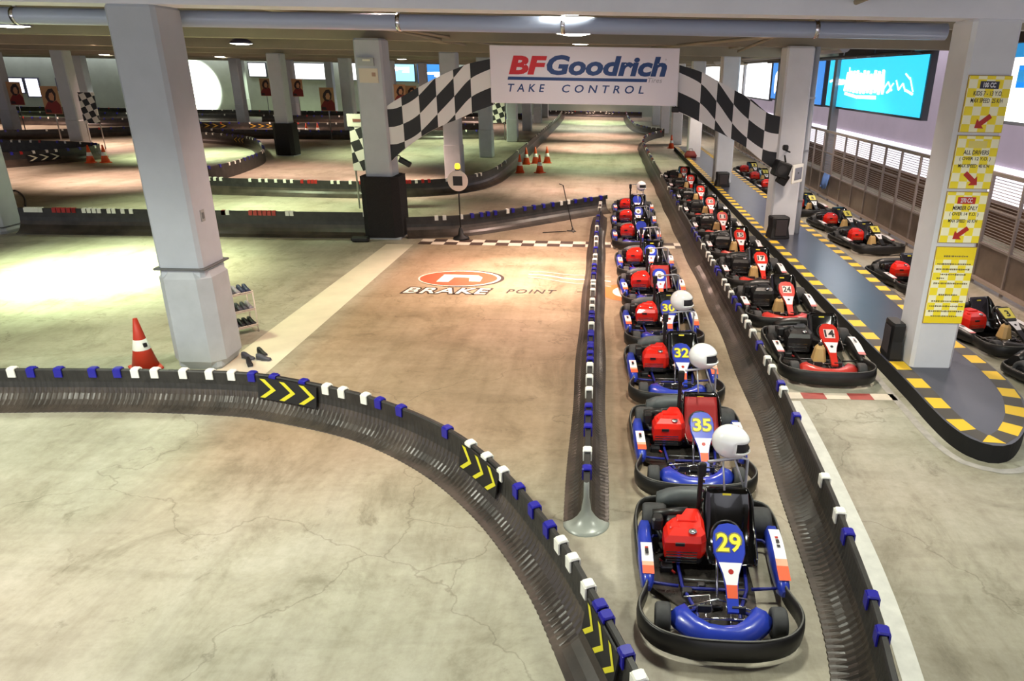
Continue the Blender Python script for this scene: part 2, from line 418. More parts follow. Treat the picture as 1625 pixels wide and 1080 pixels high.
# near curve in the foreground
near_ctrl = [(-13.0, 8.55), (-10.5, 8.9), (-8.35, 9.02), (-6.65, 9.08), (-5.14, 9.05), (-4.35, 8.89), (-3.05, 8.37), (-1.89, 7.58), (-1.07, 6.66), (-.38, 5.5), (0.0, 4.66), (.33, 3.82), (.55, 3.1), (.66, 2.4)]
nc = pxclips(near_ctrl, [('w', [(3, 590), (207, 588), (250, 588), (289, 588), (325, 589), (366, 591), (519, 612), (545, 618), (580, 627), (743, 700), (772, 723), (795, 742), (887, 853), (902, 880), (933, 932)]),
                         ('b', [(45, 590), (88, 590), (132, 590), (172, 590), (403, 593), (441, 597), (478, 604), (604, 632), (636, 642), (710, 679), (823, 770), (849, 800), (874, 830), (950, 962), (961, 982), (985, 1026)]), ('w', [(1012, 1076)])])
t, near_pa = barrier('curved_track_barrier', 'black ribbed barrier curving across the foreground with white and blue clips', near_ctrl, 1, nc, rib=.019)
for a, b, lab in (((398, 600), (487, 617), 'black board with three yellow chevrons right of the shoe rack'), ((730, 697), (800, 752), 'black board with three yellow chevrons midway round the foreground bend'),
                  ((934, 940), (990, 1042), 'black chevron board beside the front kart, nearest of the bend')):
    chevrons(near_pa, near_pa.near(P(*a, HB)), near_pa.near(P(*b, HB)), 1, lab, False)
# right barrier between both kart rows
rb_ctrl = [(1.75, 2.2), (2.02, 3.1), (2.15, 3.84), (2.3, 4.7), (2.41, 5.9), (2.46, 6.7), (2.52, 8), (2.56, 9), (2.6, 11.6), (2.62, 15.6), (2.6, 20.7), (2.6, 32.5), (2.62, 44), (2.7, 48), (3.1, 52), (3.9, 55.2), (4.7, 57.2)]
rc = pxclips(rb_ctrl, [('w', [(1210, 566), (1219, 581), (1239, 618), (1304, 760), (1325, 810), (1187, 522), (1181, 512), (1174, 501), (1151, 462), (1146, 453), (1141, 444), (1124, 413), (1120, 407), (1117, 401), (1108, 387), (1072, 328), (1054, 296), (1045, 277)]),
                       ('b', [(1234, 605), (1259, 657), (1338, 844), (1374, 950), (1390, 1007), (1200, 542), (1164, 483), (1159, 472), (1133, 429), (1128, 422), (1103, 375), (1098, 368), (1092, 361), (1067, 320), (1062, 310), (1058, 303)])])
rc += [('wrb'[i % 3], 34+1.1*i) for i in range(20)]
t, rb_pa = barrier('straight_track_barrier', 'long black barrier running between the blue karts and the red karts', rb_ctrl, -1, rc, rib=.019)
# middle divider
dv_ctrl = [(-.10, 6.35), (-.11, 7.6), (-.12, 9), (-.13, 11.5), (-.13, 14.6), (-.11, 17), (-.10, 19.9), (-.02, 23.6)]
Z = lambda x, y: (560+x/3.375, 240+y/3.375)
dc = pxclips(dv_ctrl, [('w', [(933, 580), (933, 597), (933, 618), (928, 712), Z(1290, 262), Z(1288, 280), Z(1286, 298), Z(1272, 402), Z(1263, 458), Z(1263, 480), Z(1269, 555), Z(1271, 578), Z(1275, 690), Z(1275, 715), Z(1275, 740), Z(1276, 790), Z(1276, 827), Z(1272, 915)]),
                       ('b', [(931, 640), (930, 656), (928, 678), (929, 744), Z(1280, 345), Z(1277, 370), Z(1268, 430), Z(1268, 515), Z(1275, 605), Z(1275, 630), Z(1275, 655), Z(1274, 865), Z(1273, 885), Z(1270, 960), Z(1268, 985), Z(1266, 1020), Z(1266, 1045), (934, 560), (934, 570)])])
t, dv_pa = barrier('lane_divider', 'double-sided black lane divider with white and blue clips and a rounded grey end', dv_ctrl, 1, dc, rib=.019, both=True, ridge=.006)
mb = MB(); rings = []           # flared half-round nose at the near end
for i in range(13):
    a = PI+PI*i/12; ring = []
    for n_, z_ in [(nn*.72 if nn > .05 else nn, z) for nn, z in ONE[3:]]: ring.append((n_*1.02*math.cos(a), n_*1.02*math.sin(a), z_*1.0))
    rings.append(ring)
mb.loft(rings, CLEARP, cap=False, closed=False); mb.obj('end_cap', t, (-.10, 6.36, 0))
# across the hall at about twenty metres
a_left = [(-16.6, 19.95), (-13.4, 20.0), (-10.8, 20.05), (-8.2, 20.1), (-6.78, 20.15)]
a_right = [(-5.62, 20.2), (-4.8, 20.42), (-4.0, 20.75), (-2.9, 21.7), (-1.1, 23.55), (.15, 24.72)]
Z2 = lambda x, y: (x/2.841, 240+y/2.841)
al = pxclips(a_left, [('w', [Z2(x, 265) for x in (85, 103, 120, 138, 155, 370, 390, 415, 440, 475, 495, 515, 540, 585)] + [Z2(1000, 283), Z2(1280, 285), Z2(1300, 285), Z(20, 360)]),
                      ('r', [Z2(x, 268) for x in (200, 222, 245, 268, 290, 312)] + [Z2(x, 285) for x in (955, 970, 1090, 1115, 1140, 1165, 1190, 1215)])], .68)
ar = pxclips(a_right, [('w', [Z(433, 350), Z(492, 345), Z(560, 342), Z(803, 318), Z(1090, 272), Z(1128, 268), Z(1338, 232), Z(1378, 228), Z(1412, 223)]),
                      ('b', [Z(x, y) for x, y in ((620, 337), (660, 333), (700, 329), (740, 325), (850, 312), (900, 303), (950, 295), (1000, 287), (1050, 279), (1170, 262), (1210, 255), (1250, 248), (1290, 241), (1450, 215))])])
barrier('cross_track_barrier', 'long black barrier crossing the hall left of the wrapped pillar with red and white clips', a_left, 1, al, h=1.35)
barrier('cross_track_barrier', 'black barrier slanting back behind the checkered start line from the wrapped pillar', a_right, 1, ar, h=1.1)
b_ctrl = [(-17.3, 27.7), (-15.5, 27.3), (-12, 27.0), (-9.1, 26.95), (-7.6, 27.3), (-6.2, 28.0), (-5.3, 29.2), (-4.8, 31), (-4.62, 34), (-4.55, 42), (-4.45, 60), (-4.4, 73), (-4.6, 83)]
Z3 = lambda x, y: (270+x/3.857, 40+y/3.857); Z4 = lambda x, y: (540+x/3.857, 40+y/3.857)
bc = pxclips(b_ctrl, [('w', [Z3(x, 950) for x in (200, 245, 290, 495, 550, 608, 667, 718, 778, 1027, 1072, 1130)] + [Z4(470, 958), Z4(640, 945), Z4(830, 920), Z4(850, 915), Z4(945, 875), Z4(970, 858), Z4(985, 838), Z4(1025, 775), Z4(1080, 725)]),
                      ('r', [Z3(x, 950) for x in (840, 870, 900, 930, 1190)] + [Z4(400, 958), Z4(430, 958), Z4(510, 955), Z4(540, 955)])])
bc += [('w', 33.5+1.6*i) for i in range(28)]
barrier('bend_track_barrier', 'black barrier bending into the long straight beneath the arch', b_ctrl, 1, bc, h=1.15)
c_ctrl = [(-30, 47.3), (-26.6, 47.0), (-23.3, 45.8), (-20.8, 43.4), (-18.8, 40), (-17.3, 36.8), (-16.6, 33.3), (-16.5, 30.8), (-17.2, 28.9)]
c_pa = Path(c_ctrl)
barrier('hairpin_track_barrier', 'dark barrier loop bulging right towards the free padded pillar', c_ctrl, 1, autoclips(c_pa.L, .62, 'wwwbbbb'), h=1.2)
chevrons(c_pa, 7.2, 8.6, 1, 'small board with three amber chevrons on the inside of the barrier loop', True, col=mat('amber_paint', (190, 150, 40), .5))
e_ctrl = [(-31.5, 30.0), (-28.6, 32.6), (-26.8, 35.4), (-26.3, 37.6), (-27.6, 39.0), (-30.4, 39.6), (-36, 39.4)]
e_pa = Path(e_ctrl)
barrier('left_loop_barrier', 'dark barrier end loop at the left with white chevron boards', e_ctrl, 1, autoclips(e_pa.L, .5, 'wwwbbr'), h=1.25)
chevrons(e_pa, 3.0, 4.7, 1, 'board with three yellow chevrons on the far left barrier loop', False, n0=.06, n1=.14)
chevrons(e_pa, 5.9, 7.3, 1, 'board with three pale chevrons near the two left cones', False, n0=.06, n1=.14, col=mat('pale_chevron', (220, 220, 190), .5))
far = [('back_left_barrier', 'long dark barrier behind the left loop, nearest of the far left rows', [(-48, 43.5), (-40, 45.6), (-35.5, 48), (-33, 51), (-31.6, 54.4)], 1),
       ('far_left_barrier', 'long dark barrier passing behind the pale left pillars', [(-62, 58.5), (-50, 58.8), (-40, 59), (-33, 60)], 1),
       ('rear_left_barrier', 'dark barrier close to the far left windows', [(-66, 65.5), (-52, 66), (-40, 66.5), (-33, 67)], 1),
       ('window_side_barrier', 'farthest dark barrier running under the far left windows', [(-70, 73.5), (-54, 74), (-40, 74.3), (-30, 74.5)], 1),
       ('chevron_row_barrier', 'reddish lit dark barrier carrying two amber chevron boards', [(-33.5, 56.4), (-28, 56.9), (-22, 58), (-16, 59.5), (-9, 60.2)], 1),
       ('green_lit_barrier', 'dark barrier in front of the amber chevron row behind the padded pillar', [(-28.5, 50.0), (-23, 50.3), (-17.5, 50.9), (-12.5, 52), (-8.6, 53.5)], 1),
       ('upper_row_barrier', 'dark barrier row just behind the amber chevron barrier', [(-31, 66.8), (-24, 67.6), (-16, 68.5), (-8.5, 69.5)], 1),
       ('rear_row_barrier', 'dark barrier row closest to the lit panels on the far wall', [(-31, 74.8), (-22, 75.6), (-14, 76.4), (-8, 77)], 1),
       ('end_wall_barrier', 'dark red lit barrier closing the far end of the straight', [(-7, 84.6), (-1, 84.4), (4.5, 84.2)], 1),
       ('right_far_barrier', 'dark barrier curving in from the right near the far end of the straight', [(4.9, 57.9), (3.7, 60.0), (3.0, 63), (2.7, 68), (2.6, 76), (2.7, 83.5)], -1)]
far_pa = {}
for nm, lab, ctrl, sd in far:
    pa = Path(ctrl); far_pa[nm] = pa
    barrier(nm, lab, ctrl, sd, autoclips(pa.L, .72 if pa.L < 30 else .95, 'wwwbbrbb', miss=.1), h=1.15)
AMB = mat('amber_paint', (190, 150, 40), .5)
chevrons(far_pa['chevron_row_barrier'], 2.6, 4.4, 1, 'amber chevron board on the reddish barrier, left one of two', False, n0=.06, n1=.1, col=AMB)
chevrons(far_pa['chevron_row_barrier'], 6.0, 7.8, 1, 'amber chevron board on the reddish barrier, right one of two', False, n0=.06, n1=.1, col=AMB)
for i, u in enumerate((2.6, 5.0, 7.2)):
    chevrons(far_pa['end_wall_barrier'], u, u+1.1, 1, 'small white chevron board on the end barrier, %s of three' % ('left', 'middle', 'right')[i], False, n0=.06, n1=.1, z0=.3, col=WHITE)

# ------------------------------------------------------------------ floor paint
CREAM = mat('floor_paint_white', (226, 216, 198), .6, noise=.1, nscale=4); DKP = mat('floor_paint_dark', (76, 60, 52), .6, noise=.15, nscale=4)
def quad(mb, x0, x1, y0, y1, m, z=.004):
    n = mb.add([(x0, y0, z), (x1, y0, z), (x1, y1, z), (x0, y1, z)]); mb.face((n, n+1, n+2, n+3), m)
mb = MB(); x = -5.1; i = 0
while x < 2.2:
    for r in range(2): quad(mb, x, x+.36, 19.25+r*.34, 19.25+(r+1)*.34, CREAM if (i+r) % 2 else DKP)
    x += .36; i += 1
tag(mb.obj('start_line'), 'checkered start line painted across the floor beneath the arch', 'floor marking')
mb = MB(); RDP = mat('floor_paint_red', (176, 84, 78), .6, noise=.15, nscale=4)
for i in range(5): quad(mb, 2.74+i*.355, 2.74+(i+1)*.355, 9.58, 9.80, RDP if i % 2 else CREAM)
tag(mb.obj('stop_line'), 'red and white dashed line painted in front of the foremost red kart', 'floor marking')
mb = MB(); LINEW = mat('edge_paint', (214, 214, 206), .6, noise=.12, nscale=5)
ed = catmull([(2.02, 2.4, 0), (2.3, 3.4, 0), (2.5, 4.33, 0), (2.68, 5.71, 0), (2.82, 7.93, 0), (2.86, 9.5, 0)], .3)
n = mb.add([(p.x-.02, p.y, .004) for p in ed]); k2 = mb.add([(p.x+.16, p.y, .004) for p in ed])
for i in range(len(ed)-1): mb.face((n+i, k2+i, k2+i+1, n+i+1), LINEW)
tag(mb.obj('edge_line'), 'white edge line painted along the foot of the long barrier', 'floor marking')
mb = MB(); STRIPM = mat('floor_strip', (214, 206, 184), .6, noise=.07, nscale=1.5)
n = mb.add([(-6.1, 9.4, .003), (-5.25, 9.4, .003), (-5.2, 19.2, .003), (-5.95, 19.2, .003)]); mb.face((n, n+1, n+2, n+3), STRIPM)
tag(mb.obj('pale_floor_strip'), 'pale smooth strip of floor between shoe rack pillar and wrapped pillar', 'floor marking')
# brake point logo
t = thing('floor_logo', 'red oval floor logo with the words BRAKE POINT painted before the start line', 'floor logo', (-3.25, 15.85, .004))
LRED = mat('logo_red', (196, 84, 56), .6, noise=.08, nscale=4); LDK = mat('logo_dark', (58, 46, 40), .6)
def ell(mb, cx, cy, rx, ry, m, z, n=40, a0=0): i = mb.add([(cx+rx*math.cos(2*PI*q/n), cy+ry*math.sin(2*PI*q/n), z) for q in range(n)]); mb.face([i+q for q in range(n)], m)
mb = MB(); ell(mb, .02, 0, 1.0, .72, LDK, 0); ell(mb, -.02, 0, .96, .67, CREAM, .001); ell(mb, -.04, -.01, .90, .62, LRED, .002); mb.obj('oval', t)
mb = MB(); a = mb.add([(-.5, -.33, .003), (-.22, -.33, .003), (-.16, .06, .003), (.2, .06, .003), (.24, -.25, .003), (.5, -.25, .003), (.5, .08, .003), (.38, .26, .003), (-.44, .3, .003)])
mb.face([a+i for i in range(9)], CREAM); mb.obj('letter_mark', t)
put_text('lettering', 'BRAKE', 1.98, .52, LDK, t, (-.1, -1.02, .001), (0, 0, 0), bold=.085, shear=.2, space=1.1)
put_text('lettering', 'BRAKE', 1.86, .42, CREAM, t, (-.1, -1.02, .003), (0, 0, 0), bold=.02, shear=.2, space=1.16)
put_text('lettering', 'POINT', 1.1, .3, LDK, t, (1.75, -.97, .001), (0, 0, 0), bold=.01, shear=.2, space=1.2)
mb = MB(); quad(mb, 2.75, 3.35, -.95, -.91, LDK, .001); mb.obj('dash', t)
t = thing('ring_logo', 'orange ring painted on the floor beside the blue karts', 'floor logo', (.5, 14.95, .004))
mb = MB(); ell(mb, 0, 0, .46, .62, mat('logo_orange', (222, 120, 62), .6), 0); ell(mb, .05, .02, .26, .38, mat('logo_ring_inside', (244, 232, 214), .6), .001); mb.obj('ring', t)
mb = MB(); GRY = mat('logo_grey', (170, 152, 138), .6)
for off in (0, .25, .5):
    pts = [(-2.2+q*.28, 1.55-off-.10*q*(.5+off)+.06*math.sin(q*1.3), .002) for q in range(8)]
    n = mb.add([(x, y, z) for x, y, z in pts]+[(x, y+.07, z) for x, y, z in pts])
    for q in range(7): mb.face((n+q, n+q+1, n+8+q+1, n+8+q), GRY if off != .25 else CREAM)
mb.obj('swoosh', t)

# ------------------------------------------------------------------ island on the right
isl = thing('raised_island', 'raised blue-grey island with black sides and yellow dashed edge around the right pillars', 'platform')
edge_pts = [(4.66, 47)] + [(4.66, 47-i*2) for i in range(1, 19)] + [(4.66, 9.6), (4.64, 8.9), (4.66, 8.3), (4.76, 7.95), (4.95, 7.78), (5.2, 7.82), (5.5, 8.1), (5.85, 8.6), (6.12, 9.2), (6.26, 9.9), (6.30, 10.8), (6.27, 13), (6.42, 18), (6.45, 25), (6.45, 35), (6.45, 47)]
_c = catmull([(x, y, 0) for x, y in edge_pts[18:28]], .09)
ep = edge_pts[:18] + [(p.x, p.y) for p in _c] + edge_pts[28:]
mb = MB(); KERB = mat('island_black_side', (10, 10, 10), .85); mb.prism(ep, 0, .25, KERB, None); mb.obj('kerb', isl)
mb = MB(); TOPM = mat('island_top', (68, 70, 82), .28, noise=.1, nscale=2)
ns = mb.add([(x, y, .2515) for x, y in ep]); mb.face([ns+i for i in range(len(ep))], TOPM); mb.obj('deck', isl)
YEDGE = mat('edge_yellow', (244, 200, 48), .55); GEDGE = mat('edge_grey', (82, 78, 74), .6)
pe = Path([(x+.0, y) for x, y in ep], .1)
mb = MB(); s = .1; i = 0
while s < pe.L-.4:
    q0, t0, n0 = pe.fr(s); q1, t1, n1 = pe.fr(s+.34)
    sg = -1 if True else 1
    pts = []
    for q, nn, e in ((q0, n0, .03), (q1, n1, .03), (q1, n1, .27), (q0, n0, .27)): pts.append((q.x-nn.x*e*1, q.y-nn.y*e, .2535))
    a = mb.add(pts); mb.face((a, a+1, a+2, a+3), YEDGE if i % 2 else GEDGE); s += .34; i += 1
edge_dash = mb.obj('edge_dashes', isl)
mb = MB()
lp = Path([(4.55, 26), (4.55, 16), (4.55, 10), (4.53, 8.8), (4.56, 8.2), (4.68, 7.8), (4.95, 7.62), (5.3, 7.66), (5.7, 8.1), (6.1, 8.8)], .2)
rings_in = []; rings_out = []
for q in range(0, int(lp.L/.2)):
    c, tt, nn = lp.fr(q*.2); rings_in.append((c.x, c.y, .004)); rings_out.append((c.x+nn.x*.11, c.y+nn.y*.11, .004))
a = mb.add(rings_in); b = mb.add(rings_out)
for q in range(len(rings_in)-1): mb.face((a+q, a+q+1, b+q+1, b+q), mat('island_foot_line', (176, 172, 166), .6, noise=.2, nscale=6))
tag(mb.obj('island_edge_line'), 'worn pale line painted on the floor around the island foot', 'floor marking')

# ------------------------------------------------------------------ right fence and what hangs over it
FEN = mat('fence_steel', (156, 146, 140), .32, metal=.5, noise=.12, nscale=2); FEND = mat('fence_louvre', (150, 138, 128), .45, metal=.3)
fy0, fy1 = 6.0, 84.0
seg = 3.9
yy = fy0; k = 0
PANEL = mat('fence_kick_panel', (128, 114, 104), .28, metal=.55, noise=.25, nscale=1.2)
def fence_mesh(parts):
    out = {}
    mb = MB(); mb.box((0, 0, .52), (.05, seg, .84), PANEL); mb.box((-.06, 0, .14), (.16, seg, .06), mat('fence_ledge', (176, 160, 150), .3, metal=.4)); out['kick_panel'] = mb.mesh('kick_panel')
    mb = MB()
    z = .98
    while z < 2.5: mb.box((0, 0, z), (.012, seg, .013), FEND); z += .066
    out['louvres'] = mb.mesh('louvres')
    mb = MB(); mb.box((-.02, 0, 2.55), (.08, seg, .08), FEN); out['top_rail'] = mb.mesh('top_rail')
    mb = MB(); mb.box((-.03, 0, 1.75), (.03, seg, .03), FEN); mb.box((-.03, 0, .95), (.04, seg, .05), FEN); out['mid_rail'] = mb.mesh('mid_rail')
    mb = MB(); mb.box((-.03, 0, 1.28), (.06, .06, 2.56), FEN); out['post'] = mb.mesh('post')
    return out
FM = fence_mesh(None)
while yy < fy1:
    where = ['nearest the camera', 'behind the yellow number three kart', 'second behind the number three kart', 'beside the pair of yellow-plated karts', 'just past the yellow-plated karts'][k] if k < 5 else 'far along, section %d past the yellow-plated karts' % (k-3)
    t = thing('louvred_fence', 'grey steel louvred fence section %s' % where, 'fence', (XW, yy+seg/2, 0), 0, 'fence sections along the right side')
    for nm in ('kick_panel', 'louvres', 'top_rail', 'mid_rail'): link(nm, FM[nm], t)
    for off in (-seg/2+.03, -seg/6, seg/6): link('post', FM['post'], t, (0, off, 0))
    yy += seg; k += 1
OUTW = mat('outside_wall_brown', (92, 68, 52), .9, noise=.35, nscale=1.3)
mb = MB(); mb.box((12.2, 42, .5), (.3, 110, 1.04), OUTW); struct(mb.obj('wall_outside'))
mb = MB(); mb.box((12.6, 42, 1.5), (.1, 110, 1.0), mat('outside_glow_bright', (244, 240, 250), .5, emit=.9)); struct(mb.obj('wall_outside_glow'))  # glowing strip added to stand in for the bright outdoors
mb = MB(); mb.box((12.7, 42, 4.6), (.1, 110, 5.4), mat('outside_haze_glow', (168, 154, 168), .6, emit=.42, noise=.12, nscale=.5)); struct(mb.obj('wall_outside_haze'))  # glowing sheet added as outdoor haze, emission in place of daylight
mb = MB(); mb.box((9.75, 39, 5.66), (.5, 93, .62), mat('roof_edge_dark', (70, 66, 66), .7)); struct(mb.obj('trim_roof_edge'))
# upright posts that carry the roof edge on the right
for i, y in enumerate((20.95, 31.2, 41.3, 51.5, 61.6, 71.8, 11.0)):
    mb = MB(); mb.box((9.75, y, 2.9), (.3, .36, 5.8), mat('edge_post', (150, 152, 158), .6)); o = mb.obj('edge_pillar')
    tag(o, 'grey roof-edge post behind the fence, %s from the blue board' % ['next', 'second', 'third', 'fourth', 'fifth', 'sixth', 'near side, first'][i], 'pillar', None, 'structure')
CY = mat('lit_cyan', (48, 196, 234), .4, emit=1.0); BLUL = mat('lit_blue', (60, 130, 210), .4, emit=1.0); WHL = mat('lit_white', (250, 250, 252), .4, emit=1.5); FRM = mat('board_frame', (70, 74, 82), .5)
def lightbox(name, label, x, y0, y1, z0, z1, face, draw=None):
    t = thing(name, label, 'lit board', (x, (y0+y1)/2, 0))
    L = y1-y0
    mb = MB(); mb.box((.12, 0, (z0+z1)/2), (.2, L+.16, z1-z0+.16), FRM); mb.obj('frame', t)
    mb = MB(); n = mb.add([(.0, -L/2, z0), (.0, L/2, z0), (.0, L/2, z1), (.0, -L/2, z1)]); mb.face((n, n+1, n+2, n+3), face); mb.obj('lit_face', t)
    if draw: draw(t, L, z0, z1)
    return t
def scribble(t, L, z0, z1):
    mb = MB(); rnd = random.Random(3); H = z1-z0
    def stroke(pts, w):
        for (u0, v0), (u1, v1) in zip(pts, pts[1:]):
            d = Vector((u1-u0, v1-v0)); d = d.normalized() if d.length else Vector((1, 0)); nn = Vector((-d.y, d.x))*w/2; e = d*w*.3
            a = mb.add([(-.012, (.5-q[0])*L, z0+q[1]) for q in ((u0-e.x/L+nn.x/L, v0-e.y+nn.y), (u1+e.x/L+nn.x/L, v1+e.y+nn.y), (u1+e.x/L-nn.x/L, v1+e.y-nn.y), (u0-e.x/L-nn.x/L, v0-e.y-nn.y))])
            mb.face((a, a+1, a+2, a+3), WHL)
    # hand-sprayed word
    for r in range(3):
        pts = [(.24+.42*i/22, H*(.50+(.17 if i % 2 else -.14)*(.7+.5*rnd.random()))) for i in range(23)]
        stroke(pts, .2)
    stroke([(.03, H*.52), (.1, H*.55), (.2, H*.53), (.3, H*.5)], .12); stroke([(.08, H*.46), (.22, H*.48)], .1)
    stroke([(.27, H*.78), (.28, H*.6), (.27, H*.35)], .12); stroke([(.25, H*.28), (.4, H*.24), (.6, H*.25)], .12)
    stroke([(.66, H*.4), (.7, H*.52), (.74, H*.4), (.70, H*.36), (.75, H*.5)], .1)
    stroke([(.77, H*.55), (.8, H*.42), (.83, H*.5), (.86, H*.4), (.92, H*.36)], .1); stroke([(.84, H*.66), (.88, H*.6), (.92, H*.4)], .09)
    mb.obj('sprayed_word', t)
lightbox('graffiti_board', 'cyan lit board with a white sprayed scribble above the fence', 9.75, 22.7, 32.5, 3.42, 5.32, CY, scribble)
def glow(t, L, z0, z1):
    mb = MB()
    for q in range(3):
        a = [(-.012, L*.1*(q-1)+.6*math.cos(2*PI*i/16)*(L/6), (z0+z1)/2-.1*q+.55*math.sin(2*PI*i/16)) for i in range(16)]
        n = mb.add(a); mb.face([n+i for i in range(16)], WHL)
    mb.obj('white_print', t)
lightbox('blue_print_board', 'narrow blue lit board with white glow left of the cyan scribble board', 9.75, 33.2, 37.5, 3.4, 5.35, BLUL, glow)
lightbox('white_lit_board', 'white lit board above the fence right of the checkered arch', 9.75, 43.8, 56.6, 3.3, 5.5, WHL)
lightbox('blue_strip_board', 'small blue lit board right of the white board', 9.75, 41.0, 43.3, 3.4, 5.4, BLUL, glow)
lightbox('far_lit_board', 'farthest pale lit board on the right side above the fence', 9.75, 60, 74, 3.8, 5.4, WHL)
def car_print(t, L, z0, z1):
    mb = MB(); CB = mat('print_blue', (40, 130, 190), .5, emit=.8)
    for (u0, u1, v0, v1) in ((.0, 1, .72, 1.0), (.05, .6, .38, .44), (.05, .11, .38, .62), (.05, .5, .58, .63)):
        n = mb.add([(-.012, (.5-u)*L, z0+v*(z1-z0)) for u, v in ((u0, v0), (u1, v0), (u1, v1), (u0, v1))]); mb.face((n, n+1, n+2, n+3), CB)
    mb.obj('blue_print', t)
lightbox('pale_print_board', 'white lit board with blue print right of the notice pillar', 9.75, 12.2, 18.0, 3.62, 5.6, WHL, car_print)
# trussing above the boards
mb = MB(); TR = mat('truss_dark', (72, 66, 66), .6)
for y0 in (21.5,):
    for x in (8.7, 9.3): mb.tube([(x, y0, 5.25), (x, 40, 5.25)], .045, TR)
    for q in range(13): mb.tube([(8.7, y0+q*1.4, 5.25), (9.3, y0+q*1.4+.7, 5.25), (8.7, y0+q*1.4+1.4, 5.25)], .025, TR, 6)
    for q in range(6): mb.tube([(9.0, y0+.6+q*3.2, 5.25), (9.0, y0+.6+q*3.2, 5.9)], .03, TR, 6)
tag(mb.obj('ceiling_truss'), 'dark pipe truss hung above the cyan board', 'truss')
t = thing('ceiling_duct', 'pale metal duct under the ceiling beside the right boards', 'duct', (7.6, 30, 0))
mb = MB(); mb.tube([(0, -6, 5.45), (0, 38, 5.45)], .17, mat('duct_metal', (170, 172, 178), .35, metal=.5), 12); mb.obj('duct_tube', t)
mb = MB()
for q in range(12): mb.box((0, -5+q*3.6, 5.62), (.04, .04, .5), STEEL)
mb.obj('hanger', t)
# the big blue-grey pipe and conduits under the ceiling
t = thing('ceiling_pipe', 'thick blue-grey pipe running across under the ceiling', 'pipe', (0, 11.25, 0))
mb = MB(); mb.tube([(-40, 0, 5.17), (5.0, 0, 5.17)], .115, mat('pipe_paint', (168, 180, 202), .28, coat=.3), 14); mb.obj('pipe_tube', t)
mb = MB()
for x in (-12, -8.6, -3.0, -.6, 3.1): mb.box((x, 0, 5.5), (.05, .03, .55), CHROME); mb.lathe([(.125, -.03), (.125, .03)], CHROME, (x, 0, 5.17), 'x', 14)
mb.obj('hanger', t)
for i, (a, b, lab) in enumerate((((3.2, 8, 5.5), (3.9, 22, 5.2), 'thin grey conduit running back under the ceiling right of the banner'), ((-5.6, 11.5, 5.45), (-2.6, 30, 5.3), 'thin grey conduit running back under the ceiling left of the banner'),
                              ((-4.0, 22, 5.25), (-6.2, 13, 5.6), 'thin grey conduit slanting over the wrapped pillar'), ((4.4, 14, 5.35), (1.4, 22, 5.25), 'thin grey conduit slanting above the right end of the banner'))):
    mb = MB(); mb.tube([a, b], .04, BEAM, 8); tag(mb.obj('ceiling_conduit'), lab, 'pipe')
# ceiling lamps
LENS = mat('lamp_lens', (255, 252, 236), .4, emit=16); HOOD = mat('lamp_hood', (96, 92, 120), .4, metal=.4)
mb = MB(); mb.lathe([(.08, .42), (.1, .24), (.2, .2), (.36, .08), (.42, 0), (.40, 0), (.3, .03)], HOOD, n=24); HOODM = mb.mesh('hood')
mb = MB(); mb.lathe([(.001, -.035), (.2, -.03), (.39, .005), (.39, .012)], LENS, n=24); LENSM = mb.mesh('lens')
mb = MB(); mb.tube([(0, 0, .4), (0, 0, .62)], .025, STEEL, 6); STEMM = mb.mesh('stem')
lamps = [(-14.2, 18.3, 'over the left track, cut by the picture edge'), (-13.5, 28.3, 'over the left track between leaning pillar and wrapped pillar'), (-.5, 11.4, 'just in front of the blue-grey pipe'), (-.7, 17.5, 'right above the white banner'), (-.7, 22.6, 'just behind the top of the white banner'),
         (-40.2, 60.8, 'at the far left above the portrait posters'), (-28.3, 54.7, 'right of the leaning pillar far back'), (-19.2, 55.7, 'left of the wrapped pillar far back'), (-15.2, 56.9, 'right of the wrapped pillar far back'),
         (-34, 72, 'above the bright patch on the far wall'), (-31, 61, 'farthest back beside the bright patch'), (-44, 74, 'behind the left pillars, low in the row'), (-24, 72, 'left of the big white panel')]
for x, y, lab in lamps:
    t = thing('ceiling_lamp', 'round bright ceiling lamp %s' % lab, 'ceiling lamp', (x, y, 5.36), 0, 'round ceiling lamps')
    link('hood', HOODM, t); link('lens', LENSM, t); link('stem', STEMM, t)

# ------------------------------------------------------------------ banner and arch
t = thing('sponsor_banner', 'white banner reading BFGoodrich Tires TAKE CONTROL in the middle of the arch', 'banner', (-.5, 19.9, 0))
mb = MB(); mb.box((0, 0, 4.465), (4.98, .06, 1.43), mat('banner_white', (226, 224, 236), .55), bev=.01); mb.obj('board', t)
TRED = mat('letter_red', (200, 30, 44), .5); TBLU = mat('letter_blue', (24, 62, 122), .5); TGRY = mat('letter_grey', (150, 150, 165), .5)
bx = lambda px: (px-926)*.01656; bz = lambda py: 5.175-(py-74.5)*.01565
put_text('lettering', 'BF', 1.02, .46, TRED, t, (bx(836), -.034, bz(104.5)), bold=.045, shear=.2)
put_text('lettering', 'Goodrich', 3.17, .50, TBLU, t, (bx(961.5), -.034, bz(103.5)), bold=.04, shear=.2)
mb = MB(); n = mb.add([(bx(803), -.034, bz(128)), (bx(1026), -.034, bz(128)), (bx(1027), -.034, bz(123)), (bx(804), -.034, bz(123))]); mb.face((n, n+1, n+2, n+3), TBLU); mb.obj('underline', t)
put_text('lettering', 'Tires', .38, .12, TGRY, t, (bx(1039), -.034, bz(125)), bold=0, shear=.2)
put_text('lettering', 'TAKE', .98, .20, TBLU, t, (bx(833), -.034, bz(140.5)), bold=.015, shear=.2, space=1.7)
put_text('lettering', 'CONTROL', 2.18, .20, TBLU, t, (bx(956), -.034, bz(140.5)), bold=.015, shear=.2, space=1.7)
put_text('lettering', 'o', .04, .04, TGRY, t, (bx(1055), -.034, bz(92)), bold=0)
